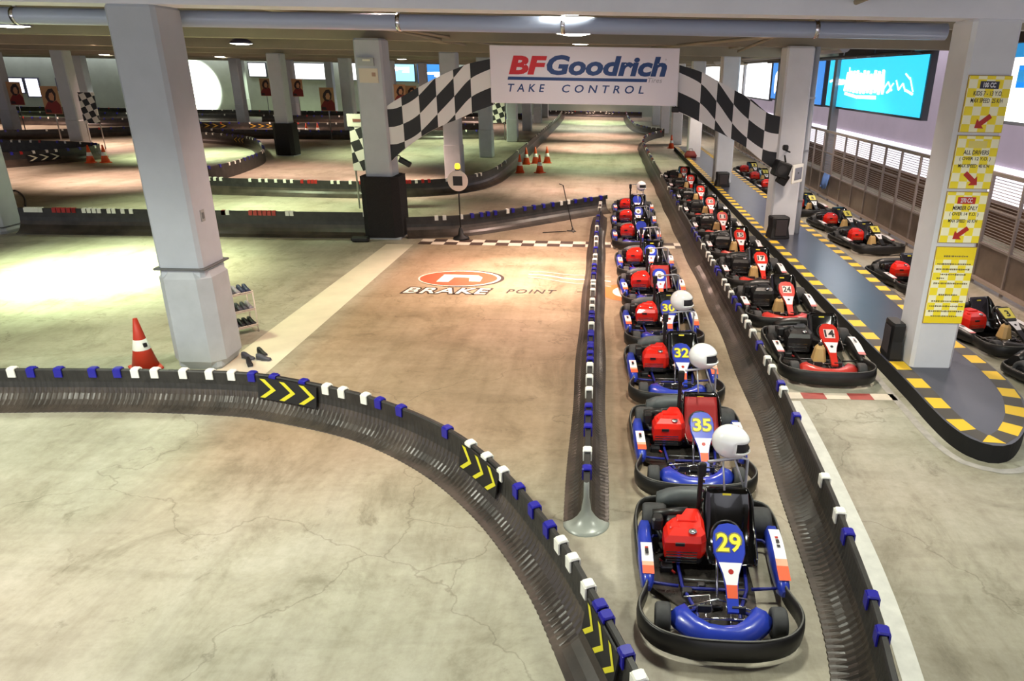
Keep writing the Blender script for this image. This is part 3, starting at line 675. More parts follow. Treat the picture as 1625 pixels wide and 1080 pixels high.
AB = mat('arch_black', (26, 28, 32), .55); AW = mat('arch_white', (222, 222, 224), .55)
def arch(label, cols, top, bot, y, rowh, ref, ph=0):
    """checkered sheet between two curves; cols are x borders, ref(x) the curve the rows follow"""
    t = thing('checkered_arch', label, 'arch', (0, y, 0))
    mb = MB(); nsub = 6
    for ci, (x0, x1) in enumerate(zip(cols, cols[1:])):
        for r in range(-4, 6):
            for q in range(nsub):
                xa = x0+(x1-x0)*q/nsub; xb = x0+(x1-x0)*(q+1)/nsub
                def lim(x): return (max(bot(x), min(top(x), ref(x)+r*rowh)), max(bot(x), min(top(x), ref(x)+(r+1)*rowh)))
                a0, a1 = lim(xa); b0, b1 = lim(xb)
                if a1-a0 < 1e-4 and b1-b0 < 1e-4: continue
                n = mb.add([(xa, -.04, a0), (xb, -.04, b0), (xb, -.04, b1), (xa, -.04, a1)]); mb.face((n, n+1, n+2, n+3), AB if (ci+r+ph) % 2 == 0 else AW)
    xs = [cols[0]+(cols[-1]-cols[0])*i/40 for i in range(41)]
    rings = [[(x, -.036, bot(x)), (x, .06, bot(x)), (x, .06, top(x)), (x, -.036, top(x))] for x in xs]
    mb.loft(rings, AW, sm=False)
    mb.obj('checkered_sheet', t); return t
def interp(pts):
    def f(x):
        if x <= pts[0][0]: return pts[0][1]
        for (xa, ya), (xb, yb) in zip(pts, pts[1:]):
            if x <= xb:
                u = (x-xa)/(xb-xa); return ya+(yb-ya)*u
        return pts[-1][1]
    return f
def smooth_f(pts):
    c = catmull([(a, b, 0) for a, b in pts], .1); return interp([(p.x, p.y) for p in c])
def zpx(py, px): # height on the plane Y=20
    d = FW*F_PX + RT*(px-PPX) - UP*(py-PPY); q = CAM + d*(20/d.y); return (q.x, q.z)
ZA = lambda x, y: zpx(40+y/3.857, 540+x/3.857)
topL = smooth_f([ZA(265, 510), ZA(330, 465), ZA(470, 385), ZA(590, 320), ZA(700, 270), ZA(800, 232), ZA(925, 205)])
botL = smooth_f([ZA(270, 890), ZA(330, 815), ZA(390, 760), ZA(500, 680), ZA(610, 620), ZA(720, 575), ZA(820, 530), ZA(945, 487)])
colsL = [ZA(x, 400)[0] for x in (268, 372, 480, 588, 698, 802, 935)]
refL = smooth_f([ZA(265, 622), ZA(372, 610), ZA(480, 555), ZA(592, 465), ZA(702, 345), ZA(800, 322), ZA(930, 265)])
refL = smooth_f([ZA(265, 622), ZA(372, 612), ZA(430, 590), ZA(485, 550), ZA(540, 510), ZA(595, 465), ZA(650, 400), ZA(705, 345+95), ZA(760, 375), ZA(805, 325+105), ZA(930, 385)])
# rows follow the middle of the band
midL = lambda x: (topL(x)+botL(x))/2
rh = .46
ref2L = smooth_f([ZA(265, 622), ZA(372, 612), ZA(485, 552), ZA(600, 462), ZA(708, 445), ZA(808, 440), ZA(935, 390)])
refL = smooth_f([ZA(250, 730), ZA(320, 728), ZA(370, 720), ZA(475, 666), ZA(585, 556), ZA(695, 440), ZA(800, 326), ZA(935, 262)])
arch('black and white checkered left half of the arch beside the banner', colsL, topL, botL, 20.0, rh, refL, 1)
ZB = lambda x, y: zpx(40+y/3.857, 900+x/3.857)
topR = smooth_f([ZB(675, 240), ZB(820, 285), ZB(920, 340), ZB(1030, 400), ZB(1130, 455), ZB(1225, 535), ZB(1310, 560)])
botR = smooth_f([ZB(675, 530), ZB(790, 580), ZB(890, 635), ZB(995, 690), ZB(1090, 745), ZB(1200, 835), ZB(1300, 905)])
colsR = [ZB(x, 500)[0] for x in (675, 812, 912, 1018, 1118, 1222, 1312)]
midR = lambda x: (topR(x)+botR(x))/2
refR = smooth_f([ZB(675, 284), ZB(820, 358), ZB(915, 465), ZB(1015, 605), ZB(1108, 695), ZB(1212, 764), ZB(1312, 780)])
arch('black and white checkered right half of the arch beside the banner', colsR, topR, botR, 20.05, .485, refR, 0)

# ------------------------------------------------------------------ karts
KB = mat('kart_black', (24, 24, 25), .38, noise=.2, nscale=6, dust=(36, 35, 34)); KBG = mat('kart_band', (22, 22, 22), .42, noise=.2, nscale=5, dust=(34, 33, 32))
GREYP = mat('kart_rear_grey', (84, 90, 92), .5, noise=.15, nscale=5); TRAY = mat('kart_tray', (70, 66, 62), .25, metal=.5, noise=.5, nscale=9); SEATM = mat('kart_seat', (12, 12, 13), .16, coat=.6)
CUSH = mat('red_seat_pad', (150, 22, 22), .6); ENGD = mat('engine_metal', (60, 60, 62), .4, metal=.6); KRED = mat('kart_red', (228, 34, 18), .32, coat=.3); KBLUE = mat('kart_blue', (40, 62, 176), .3, coat=.3); KDBLUE = mat('kart_frame_blue', (30, 38, 130), .4)
KORANGE = mat('sticker_orange', (226, 92, 50), .5); STW = mat('sticker_white', (236, 236, 238), .45); NYEL = mat('number_yellow', (238, 222, 50), .5); NOUT = mat('number_outline', (126, 120, 60), .5)
REDPL = mat('plate_red', (206, 40, 26), .35, coat=.3); TAN = mat('tank_tan', (205, 170, 110), .45); PYEL = mat('plate_yellow', (226, 214, 90), .5)
HOOPM = mat('hoop_grey', (178, 180, 186), .35, metal=.3)
DKBLK = mat('number_black', (24, 22, 26), .5); LBLUE = mat('plate_light_blue', (150, 165, 215), .4); KREDN = mat('nose_red', (200, 52, 42), .35, coat=.3)
def kart_meshes(var):
    """var: 'blue', 'red', 'yellow' -> list of (part, mesh, loc, children)"""
    acc = {'blue': KBLUE, 'red': REDPL, 'yellow': PYEL}[var]; frm = {'blue': KDBLUE, 'red': KB, 'yellow': KB}[var]
    nose = {'blue': KBLUE, 'red': KREDN, 'yellow': KB}[var]
    D = {}
    half = [(0, -1.13), (.30, -1.11), (.54, -1.02), (.67, -.86), (.70, -.68), (.655, -.5), (.625, -.36), (.66, -.2), (.70, .05), (.725, .4), (.73, .72), (.69, .95), (.58, 1.04), (.35, 1.07), (0, 1.08)]
    loop = half + [(-x, y) for x, y in reversed(half[1:-1])]
    pts = catmull([(x, y, 0) for x, y in loop], .06, True)
    def prof(u):
        # deeper band round the nose
        f = max(0, math.cos(2*PI*u)); t = .19+.075*f; b = .06-.01*f
        return [(-.005, b), (.028, b+.01), (.036, (b+t)/2), (.028, t-.008), (.012, t+.006), (-.005, t)]
    mb = MB(); mb.ribbon([tuple(p) for p in pts], prof, KBG, True); D['bumper_band'] = mb.mesh('bumper_band')
    mb = MB(); mb.ribbon([tuple(p) for p in pts], lambda u: [(.004, .193+.075*max(0, math.cos(2*PI*u))), (.018, .193+.075*max(0, math.cos(2*PI*u))), (.018, .201+.075*max(0, math.cos(2*PI*u))), (.004, .201+.075*max(0, math.cos(2*PI*u)))], mat('band_edge', (96, 96, 92), .4), True); D['band_rim'] = mb.mesh('band_rim')
    # tubular frame
    mb = MB()
    for s in (-1, 1):
        mb.tube([(s*.16, -.88, .1), (s*.2, -.6, .1), (s*.30, -.3, .1), (s*.34, .2, .1), (s*.34, .98, .12)], .017, frm)
        mb.tube([(s*.34, -.32, .12), (s*.58, -.30, .13), (s*.63, -.2, .13), (s*.64, .3, .13), (s*.56, .42, .13), (s*.34, .45, .12)], .016, frm)
        mb.tube([(s*.2, -.62, .12), (s*.42, -.74, .13)], .016, frm)
    mb.tube([(-.34, .2, .1), (.34, .2, .1)], .016, frm); mb.tube([(-.30, -.32, .1), (.30, -.32, .1)], .016, frm); mb.tube([(-.34, .95, .12), (.34, .95, .12)], .016, frm)
    mb.tube([(-.16, -.88, .1), (.16, -.88, .1)], .016, frm)
    D['frame'] = mb.mesh('frame')
    mb = MB(); mb.prism([(-.2, -.9), (.2, -.9), (.36, -.6), (.38, -.28), (.36, .4), (-.58, .4), (-.6, -.26), (-.36, -.5), (-.34, -.6)], .05, .065, TRAY)
    for bx_, by_, sx_, sy_, sz_ in ((-.26, -.36, .1, .08, .06), (.24, -.34, .12, .1, .05), (-.44, -.02, .12, .1, .07), (0, -.5, .1, .12, .05), (.12, -.28, .06, .1, .06), (-.12, -.26, .08, .06, .05)): mb.box((bx_, by_, .06+sz_/2), (sx_, sy_, sz_), ENGD, bev=.012)
    D['floor_tray'] = mb.mesh('floor_tray')
    mb = MB(); mb.tube([(-.55, .68, .15), (.55, .68, .15)], .02, CHROME); mb.tube([(-.46, -.76, .15), (.46, -.76, .15)], .014, CHROME); mb.tube([(-.44, -.7, .15), (0, -.52, .16), (.44, -.7, .15)], .010, CHROME)
    mb.tube([(0, -.5, .14), (.02, -.02, .5)], .013, CHROME); 
    for x in (-.24, -.12, .1, .22): mb.tube([(x, -.78, .09), (x+.02, -.48, .10)], .008, CHROME, 6)
    mb.tube([(-.30, -.46, .12), (-.06, -.42, .12), (-.06, -.62, .12)], .008, CHROME, 6); mb.tube([(.30, -.46, .12), (.08, -.42, .12), (.08, -.62, .12)], .008, CHROME, 6)
    mb.tube([(-.28, -.18, .09), (.28, -.2, .09)], .008, STEEL, 6); mb.tube([(-.5, .1, .09), (-.36, -.1, .09)], .012, RED, 6); D['axles'] = mb.mesh('axles')
    # wheels: rounded tyre plus rim
    def wheel(r, w):
        mb = MB(); mb.lathe([(r*.55, -w*.5), (r*.86, -w*.52), (r*.97, -w*.42), (r, -w*.25), (r, w*.25), (r*.97, w*.42), (r*.86, w*.52), (r*.55, w*.5), (r*.55, -w*.5)], RUB, (0, 0, 0), 'x', 22, cap=False)
        a = mb.mesh('tyre'); mb = MB(); mb.lathe([(r*.2, -w*.40), (r*.55, -w*.44), (r*.55, w*.44), (r*.2, w*.40)], ENGD, (0, 0, 0), 'x', 16); return a, mb.mesh('rim')
    D['fw'] = wheel(.135, .13); D['rw'] = wheel(.165, .24)
    # bucket seat
    mb = MB(); secs = [(-.22, .20, .21, .05, 60), (-.10, .13, .235, .12, 80), (.1, .09, .25, .19, 95), (.25, .12, .255, .2, 125), (.36, .25, .25, .16, 145), (.45, .42, .245, .11, 155), (.51, .54, .235, .06, 158), (.535, .60, .20, .03, 160)]
    rings = []
    for y, z, w, d, ang in secs:
        a = math.radians(ang); nrm = Vector((0, -math.sin(a-PI/2) if False else -abs(math.sin(a-PI/2))*1, abs(math.cos(a-PI/2))))
        inn = [(x, Vector((0, y, z)) + nrm*h) for x, h in ((-w, d), (-w*.99, d*.6), (-w*.9, d*.25), (-w*.6, .02), (0, 0), (w*.6, .02), (w*.9, d*.25), (w*.99, d*.6), (w, d))]
        out = [(x*1.08+.0, p-nrm*.02) for x, p in inn]
        rings.append([(x, p.y, p.z) for x, p in inn] + [(x, p.y, p.z) for x, p in reversed(out)])
    mb.loft(rings, SEATM); D['seat'] = mb.mesh('seat')
    mb = MB(); mb.box((0, .505, .535), (.09, .012, .022), NYEL, Matrix.Rotation(-.45, 3, 'X')); D['tag'] = mb.mesh('seat_tag')
    mb = MB(); rings = []
    for y, z, w, d, ang in secs[1:7]:
        a = math.radians(ang); nrm = Vector((0, -abs(math.sin(a-PI/2)), abs(math.cos(a-PI/2))))
        inn = [(x, Vector((0, y, z))+nrm*h) for x, h in ((-w*.9, d*.55), (-w*.7, .06), (0, .035), (w*.7, .06), (w*.9, d*.55))]
        out = [(x, p-nrm*.03) for x, p in inn]
        rings.append([(x, p.y, p.z) for x, p in inn]+[(x, p.y, p.z) for x, p in reversed(out)])
    mb.loft(rings, CUSH); D['cushion'] = mb.mesh('seat_pad')
    # engine with its shroud
    mb = MB(); mb.box((0, 0, .2), (.36, .42, .16), ENGD, bev=.02); mb.box((-.06, .25, .27), (.2, .1, .14), ENGD, bev=.02)
    for q in range(5): mb.box((-.03, -.22, .15+q*.03), (.3, .03, .012), CHROME)
    mb.tube([(-.2, .05, .2), (-.25, .2, .22), (-.22, .34, .26)], .03, ENGD); D['engine'] = mb.mesh('engine')
    mb = MB(); base = [(-.19, -.22), (.15, -.22), (.2, -.16), (.2, .06), (.165, .27), (.02, .27), (-.05, .12), (-.2, -.0)]
    def sc(k, z, dx=0, dy=0): return [(x*k+dx, y*k+dy, z) for x, y in base]
    if var == 'red':
        ec = KB
    else: ec = KRED
    mb.loft([sc(1.02, .2), sc(1.06, .24), sc(1.04, .37), sc(.93, .43, .01, .01), sc(.70, .47, .02, .03)], ec, sm=False)
    mb.box((.02, .03, .475), (.2, .1, .03), ec, bev=.01); mb.box((-.05, -.235, .36), (.09, .02, .03), DKBLK); mb.box((-.1, -.08, .45), (.1, .08, .05), ec, bev=.012); D['engine_cover'] = mb.mesh('engine_cover')
    mb = MB(); mb.lathe([(.04, 0), (.045, .012), (.035, .025), (.001, .027)], CHROME, (.07, -.15, .445), 'z', 14); D['fuel_cap'] = mb.mesh('fuel_cap')
    mb = MB(); mb.box((-.26, .12, .36), (.11, .12, .14), KB, bev=.02); mb.tube([(-.3, .3, .33), (.06, .34, .35)], .05, KB, 10); D['exhaust_box'] = mb.mesh('exhaust_box')
    # rear cover: a rounded grey moulding over the axle
    mb = MB(); rings = []
    for i in range(9):
        x = -.52+1.04*i/8; k = 1-(abs(x)/.56)**4*.5
        rings.append([(x, .84, .17), (x, .80, .17+.17*k), (x, .87, .17+.25*k), (x, .97, .17+.23*k), (x, 1.04, .17+.1*k), (x, 1.04, .15)])
    mb.loft(rings, GREYP if var == 'blue' else KB); D['rear_cover'] = mb.mesh('rear_cover')
    # nose fairing: V shaped moulding between the front wheels
    mb = MB(); rings = []
    nv = [(-.37, -.72), (-.33, -.80), (-.24, -.90), (-.13, -.975), (0, -.99), (.13, -.975), (.24, -.90), (.33, -.80), (.37, -.72)]
    for i, (x, y) in enumerate(nv):
        a = Vector(nv[max(0, i-1)]); b = Vector(nv[min(8, i+1)]); t = (b-a).normalized(); o = Vector((t.y, -t.x)); w = .085+.02*abs(x)/.37
        pr = [(-w, .12), (-w, .19), (-w*.6, .245), (w*.25, .235), (w*.95, .17), (w, .12)]
        rings.append([(x+o.x*n, y+o.y*n, z) for n, z in pr])
    mb.loft(rings, nose); D['nose_fairing'] = mb.mesh('nose_fairing')
    # number panel sloping forward
    A = Vector((0, -.06, .62)); B = Vector((0, -.78, .2)); sl = (B-A); Ls = sl.length; sl.normalize(); nn = Vector((0, -sl.z*-1, 0)); nrm = Vector((0, sl.z, -sl.y)); nrm = nrm if nrm.z > 0 else -nrm
    def pl(u, v, e): q = A+sl*v+nrm*e; return (u, q.y, q.z)
    if var == 'yellow': out = [(-.10, 0), (.10, 0), (.145, .04), (.13, .24), (.11, .30), (.07, .40), (.05, .80), (-.05, .80), (-.07, .40), (-.11, .30), (-.13, .24), (-.145, .04)]
    else: out = [(-.09, -.01), (0, -.03), (.09, -.01), (.135, .05), (.15, .14), (.145, .26), (.11, .36), (.075, .46), (.055, .6), (.05, .80), (-.05, .80), (-.055, .6), (-.075, .46), (-.11, .36), (-.145, .26), (-.15, .14), (-.135, .05)]
    mb = MB(); n = len(out); rings = [[pl(u*k, v, e) for u, v in out] for k, e in ((.93, -.03), (1, -.015), (1, .0), (.94, .012))]
    mb.loft(rings, acc if var != 'yellow' else KB, sm=False); D['number_plate'] = mb.mesh('number_plate')
    if var == 'yellow':
        mb = MB(); a = mb.add([pl(u, v, .015) for u, v in ((-.12, .03), (.12, .03), (.11, .28), (-.11, .28))]); mb.face((a, a+1, a+2, a+3), PYEL); D['plate_face'] = mb.mesh('plate_face')
    mb = MB(); e = .0145
    a = mb.add([pl(u, v, e) for u, v in ((-.105, .355), (.105, .355), (.07, .46), (.05, .56), (-.05, .56), (-.07, .46))]); mb.face([a+i for i in range(6)], STW)
    if var == 'blue':
        a = mb.add([pl(u, v, e) for u, v in ((-.05, .56), (.05, .56), (.046, .68), (-.046, .68))]); mb.face((a, a+1, a+2, a+3), KORANGE)
    a = mb.add([pl(.025*math.cos(q*PI/5), .44+.025*math.sin(q*PI/5), e+.001) for q in range(10)]); mb.face([a+i for i in range(10)], RED if var == 'blue' else DKBLK)
    D['plate_sticker'] = mb.mesh('plate_sticker')
    D['plate_frame'] = (A, sl, nrm)
    # side pods with stickers
    for s, nm in ((-1, 'l'), (1, 'r')):
        mb = MB(); rings = []
        for y, w, z0, z1 in ((-.42, .03, .13, .19), (-.33, .06, .1, .25), (.0, .078, .09, .275), (.3, .078, .09, .28), (.5, .066, .1, .26), (.57, .03, .13, .2)):
            cx = s*(.63+.025*min(1, max(0, (y+.3)/.5)))
            rings.append([(cx-w, y, z0), (cx+w*.8, y, z0), (cx+w, y, (z0+z1)/2), (cx+w*.6, y, z1), (cx-w*.6, y, z1), (cx-w, y, (z0+z1)/2)])
        mb.loft(rings, KBLUE if var == 'blue' else KB); D['pod_'+nm] = mb.mesh('side_pod')
        mb = MB(); y0, y1 = (-.33, .10) if s < 0 else (-.34, .42)
        def zz(y):
            return .252+.026*(y+.33)/.33 if y < 0 else (.278+.005*y/.3 if y < .3 else .283-.02*(y-.3)/.2)
        def cx(y): return s*(.63+.025*min(1, max(0, (y+.3)/.5)))
        K = 8; rows = [y0+(y1-y0)*i/K for i in range(K+1)]
        for i in range(K):
            ya, yb = rows[i], rows[i+1]; m = KORANGE if i < 2 and var == 'blue' else STW
            if var == 'blue' and i == 2: m = mat('sticker_peach', (238, 170, 140), .5)
            if var != 'blue' and i == 0: m = mat('sticker_pink', (214, 120, 120), .5)
            a = mb.add([(cx(ya)-.05, ya, zz(ya)+.004), (cx(ya)+.06, ya, zz(ya)+.004), (cx(yb)+.06, yb, zz(yb)+.004), (cx(yb)-.05, yb, zz(yb)+.004)]); mb.face((a, a+1, a+2, a+3), m)
        for (q, w) in ((.62, .05), (.72, .07), (.80, .04)):
            yc = y0+(y1-y0)*q; a = mb.add([(cx(yc)-.012, yc-w/2, .2935), (cx(yc)+.02, yc-w/2, .2935), (cx(yc)+.02, yc+w/2*.6, .2935), (cx(yc)-.012, yc+w/2*.6, .2935)]); mb.face((a, a+1, a+2, a+3), DKBLK if q < .75 else RED)
        D['sticker_'+nm] = mb.mesh('sticker')
    mb = MB(); c = Vector((.0, -.02, .50)); ring = []
    for i in range(20):
        a = 2*PI*i/20; ring.append(c+Vector((.135*math.cos(a), .135*math.sin(a)*.62, .135*math.sin(a)*.70)))
    mb.tube(ring, .016, KB, 8, True); mb.tube([c+Vector((-.13, 0, 0)), c, c+Vector((.13, 0, 0))], .014, ENGD); mb.tube([c, c+Vector((0, -.09, -.11))], .014, ENGD); D['steering_wheel'] = mb.mesh('steering_wheel')
    mb = MB(); mb.tube([(-.06, -.62, .1), (-.06, -.7, .24), (.06, -.7, .24), (.06, -.62, .1)], .010, CHROME); mb.box((0, -.72, .22), (.12, .02, .07), ENGD); D['pedal'] = mb.mesh('pedal')
    mb = MB(); mb.box((0, 0, .22), (.2, .24, .28), TAN, bev=.04, taper=.7); mb.lathe([(.035, .36), (.035, .395), (.001, .4)], DKBLK, n=12); D['fuel_tank'] = mb.mesh('fuel_tank')
    # tall seat-back hoop: dark mast and thin rod joined at the top
    mb = MB(); mb.box((-.10, .56, .5), (.05, .045, .86), KB, bev=.012); mb.box((-.10, .52, .88), (.09, .05, .16), KB, bev=.015)
    for q in range(5): mb.box((-.07, .53, .3+q*.11), (.02, .02, .03), CHROME)
    D['mast'] = mb.mesh('mast')
    mb = MB(); mb.tube([(.40, .72, .2), (.38, .69, .92), (.30, .66, .955), (-.04, .58, .94)], .015, HOOPM); mb.tube([(.40, .72, .5), (.24, .66, .94)], .011, HOOPM); mb.tube([(.12, .62, .94), (.14, .5, .66)], .010, HOOPM); D['hoop_rod'] = mb.mesh('hoop_rod')
    return D
KM = {v: kart_meshes(v) for v in ('blue', 'red', 'yellow')}
def kart(var, label, x, y, rz=0, number=None, pad=False, group=None, hoop=True, ncol=None, scale=1.0, blob=None):
    D = KM[var]; t = thing('go_kart', label, 'go-kart', (x, y, 0), rz, group); t.scale = (scale, scale, scale)
    o = link('bumper_band', D['bumper_band'], t); link('band_rim', D['band_rim'], o)
    link('frame', D['frame'], t); link('floor_tray', D['floor_tray'], t); link('axles', D['axles'], t)
    for s in (-1, 1):
        w = link('front_wheel', D['fw'][0], t, (s*.505, -.76, .137)); link('rim', D['fw'][1], w)
        w = link('rear_wheel', D['rw'][0], t, (s*.55, .68, .168)); link('rim', D['rw'][1], w)
        p = link('side_pod', D['pod_'+('l' if s < 0 else 'r')], t); link('sticker', D['sticker_'+('l' if s < 0 else 'r')], p)
    st = link('seat', D['seat'], t, (.19, .12, 0))
    link('seat_tag', D['tag'], st)
    if pad: link('seat_pad', D['cushion'], st)
    e = link('engine', D['engine'], t, (-.27, .22, 0)); ec = link('engine_cover', D['engine_cover'], t, (-.27, .22, 0)); link('fuel_cap', D['fuel_cap'], ec); link('exhaust_box', D['exhaust_box'], e)
    link('rear_cover', D['rear_cover'], t); link('nose_fairing', D['nose_fairing'], t)
    npl = link('number_plate', D['number_plate'], t, (.11, 0, 0)); link('plate_sticker', D['plate_sticker'], npl)
    if 'plate_face' in D: link('plate_face', D['plate_face'], npl)
    A, sl, nrm = D['plate_frame']
    R = Matrix((Vector((1, 0, 0)), -sl, nrm)).transposed().to_4x4()
    if number:
        c = A+sl*.165; w = .11*len(number)
        if var == 'blue' and not blob:
            o = link('number', text_mesh(number, w+.03, .21, NOUT, bold=.06), npl); o.matrix_local = Matrix.Translation(c+nrm*.015) @ R
            o = link('number', text_mesh(number, w, .18, NYEL, bold=.02), npl); o.matrix_local = Matrix.Translation(c+nrm*.017) @ R
        elif var == 'red':
            mb = MB(); a = mb.add([tuple(Vector((u, 0, 0))+A+sl*v+nrm*.0145) for u, v in ((-.085, .09), (.085, .09), (.08, .27), (-.08, .27))]); mb.face((a, a+1, a+2, a+3), mat('plate_backing', (222, 205, 200), .5)); mb.obj('number_field', npl)
            o = link('number', text_mesh(number, w*.68, .145, DKBLK, bold=.03), npl); o.matrix_local = Matrix.Translation(c+nrm*.017+sl*.012) @ R
        else:
            o = link('number', text_mesh(number, w*.75, .15, DKBLK, bold=.02), npl); o.matrix_local = Matrix.Translation(c+nrm*.018) @ R
    if blob:
        mb = MB(); ring = [tuple(Vector((.1*math.cos(q*PI/8), 0, 0))+A+sl*(.17+.12*math.sin(q*PI/8))+nrm*.0145) for q in range(16)]; a = mb.add(ring); mb.face([a+i for i in range(16)], STW)
        ring = [tuple(Vector((.045*math.cos(q*PI/8), 0, 0))+A+sl*(.19+.06*math.sin(q*PI/8))+nrm*.016) for q in range(16)]; a = mb.add(ring); mb.face([a+i for i in range(16)], NOUT); mb.obj('worn_sticker', npl)
    link('steering_wheel', D['steering_wheel'], t, (.11, 0, 0)); link('pedal', D['pedal'], t, (-.14, 0, 0)); link('pedal', D['pedal'], t, (.16, 0, 0))
    if var != 'blue': link('fuel_tank', D['fuel_tank'], t, (-.06, -.42, .06))
    if hoop: link('mast', D['mast'], t); link('hoop_rod', D['hoop_rod'], t)
    return t
G1 = 'blue karts queued between the divider and the long barrier'
blue = [(1.12, 5.55, -.045, '29', False, None, 'blue kart number 29 with red engine cover at the front of the queue'),
        (1.17, 7.85, -.01, '35', True, None, 'blue kart number 35 with a red seat pad'),
        (1.17, 10.22, 0, '32', False, None, 'blue kart number 32 behind the kart with the red seat pad'),
        (1.16, 12.45, .01, '30', False, None, 'blue kart with a square yellow number behind number 32'),
        (1.16, 14.7, .03, None, True, 1, 'blue kart with a worn white ring on its plate and a red seat pad'),
        (1.12, 16.95, .0, None, False, 1, 'blue kart just in front of the checkered start line, rear one of the nearer group'),
        (1.04, 19.95, .0, None, False, None, 'blue kart standing just behind the checkered start line'),
        (1.06, 22.2, .0, None, False, 1, 'blue kart second behind the checkered start line'),
        (1.12, 24.42, .0, None, False, None, 'last blue kart of the queue, against the crossing barrier')]
for x, y, rz, num, pad, blob, lab in blue: kart('blue', lab, x, y, rz, num, pad, G1, True, blob=blob, scale=.98)
G2 = 'red-plated karts lined up along the island'
names = ['second', 'third', 'fourth', 'fifth', 'sixth', 'seventh', 'eighth', 'last']
rx = [3.70, 3.62, 3.64, 3.62, 3.56, 3.58, 3.60, 3.58, 3.58]; ry = [11.15, 13.7, 16.25, 18.8, 21.4, 24.1, 26.8, 29.8, 32.4]
rn = ['14', '24', '17', '15', '11', '16', '13', '12', '18']
for i in range(9):
    kart('red', 'black kart with red plate number 14 foremost in the row along the island' if i == 0 else 'black kart with red number plate, %s in the row along the island' % names[i-1], rx[i], ry[i], -.03 if i else -.05, rn[i], False, G2, False, scale=1.05)
G3 = 'yellow-plated karts beside the fence'
for x, y, rz, num, lab in ((7.30, 12.4, .22, '3', 'black kart with yellow plate number 3 beside the notice pillar'), (7.62, 10.0, .35, '7', 'black yellow-plated kart cut by the right edge of the picture'), (7.35, 16.0, .12, '6', 'black kart with red engine half hidden behind the notice pillar'),
                           (7.62, 19.9, .14, '9', 'front black kart of the pair with red engines beside the fence'), (7.62, 22.3, .12, '5', 'rear black kart of the pair with red engines beside the fence'), (7.35, 25.3, .1, '8', 'black kart with white plate just right of the drain pipes'),
                           (7.25, 30.0, .05, '4', 'red and black kart glimpsed beneath the right half of the arch, front of three'), (7.25, 32.5, .05, '2', 'red and black kart glimpsed beneath the arch, middle of three'), (7.25, 35.0, .05, '1', 'red and black kart glimpsed beneath the arch, rear of three')):
    kart('yellow', lab, x, y, rz, num, False, G3, False)

# helmets resting on the seat-back hoops
HW = mat('helmet_white', (240, 240, 238), .18, coat=.8)
def helmet(label, x, y, z, rz, tilt=0, stripe=False):
    t = thing('helmet', label, 'helmet', (x, y, z), rz, 'white full-face helmets')
    mb = MB(); nu, nv = 28, 18; ids = []
    def pt(i, j, k=1.0):
        a = 2*PI*i/nu; e = -PI/2*.80+(PI/2*.80+PI/2)*j/nv
        x, y, z = math.cos(e)*math.cos(a), math.cos(e)*math.sin(a), math.sin(e)
        r = .172
        fx = 1.18 if y < 0 else 1.06
        if y < -.3 and z < -.1: fx += .14*min(1, (-y-.3)*2)       # chin bar
        return Vector((x*r*.92*k, y*r*fx*k, z*r*1.0*k))
    def visor(i, j):
        a = (2*PI*(i+.5)/nu)-1.5*PI; a = (a+PI) % (2*PI)-PI; e = -PI/2*.80+(PI/2*.80+PI/2)*(j+.5)/nv
        return abs(a) < 1.15 and -.30 < e < .28
    g = [[mb.add([pt(i, j)]) for i in range(nu)] for j in range(nv+1)]
    for j in range(nv):
        for i in range(nu):
            if visor(i, j): continue
            i2 = (i+1) % nu; mb.face((g[j][i], g[j][i2], g[j+1][i2], g[j+1][i]), HW, True)
    sh = mb.obj('shell', t)
    sh.modifiers.new('thick', 'SOLIDIFY').thickness = .012
    mb = MB(); g = [[mb.add([pt(i, j, .90)]) for i in range(nu)] for j in range(nv+1)]
    for j in range(nv):
        for i in range(nu):
            i2 = (i+1) % nu; mb.face((g[j][i], g[j][i2], g[j+1][i2], g[j+1][i]), DKBLK, True)
    mb.obj('lining', t)
    mb = MB(); mb.lathe([(.024, 0), (.024, .012), (.018, .018), (.001, .019)], mat('helmet_stud', (120, 122, 126), .3), (0, 0, 0), 'x', 12); o = mb.obj('stud', t, (.155, -.02, .03))
    t.rotation_euler = (tilt, 0, rz)
    return t
helmet('white helmet on the hoop of the front kart, hanging over kart 35', 1.33, 6.22, 1.10, 1.25, .1)
helmet('white helmet above kart 32, second from the front of the queue', 1.36, 8.52, 1.09, 1.2, .0)
helmet('white helmet with dark stud above the square-numbered blue kart', 1.33, 10.9, 1.10, 1.15, .0)
helmet('white helmet on the last blue kart by the crossing barrier', 1.37, 24.5, .95, .6, 0)

# ------------------------------------------------------------------ cones
COR = mat('cone_orange', (226, 84, 32), .5); CRED = mat('cone_red', (190, 52, 28), .5)
def cone(label, x, y, h=.62, col=COR, group=None, dots=False):
    t = thing('traffic_cone', label, 'traffic cone', (x, y, 0), random.uniform(0, 1), group)
    mb = MB(); R = h*.23; mb.box((0, 0, .02), (h*.5, h*.5, .04), col, bev=.015); o = mb.obj('base', t)
    mb = MB(); mb.lathe([(R, .03), (R*.62, h*.42), (R*.44, h*.62), (R*.16, h), (.01, h)], col, n=20); mb.obj('body', t)
    mb = MB(); mb.lathe([(R*.655, h*.40), (R*.47, h*.60), (R*.45, h*.60), (R*.63, h*.40)], WHITE, n=20, cap=False); b = mb.obj('white_band', t)
    if dots:
        mb = MB()
        for a in (-1.25,): mb.box((R*.60*math.cos(a), R*.60*math.sin(a), h*.5), (.05, .03, .06), DKBLK, Matrix.Rotation(a+PI/2, 3, 'Z'))
        mb.obj('black_mark', b)
    return t
cone('tall red cone with white band beside the leaning grey pillar', -7.22, 10.3, .84, CRED, None, True)
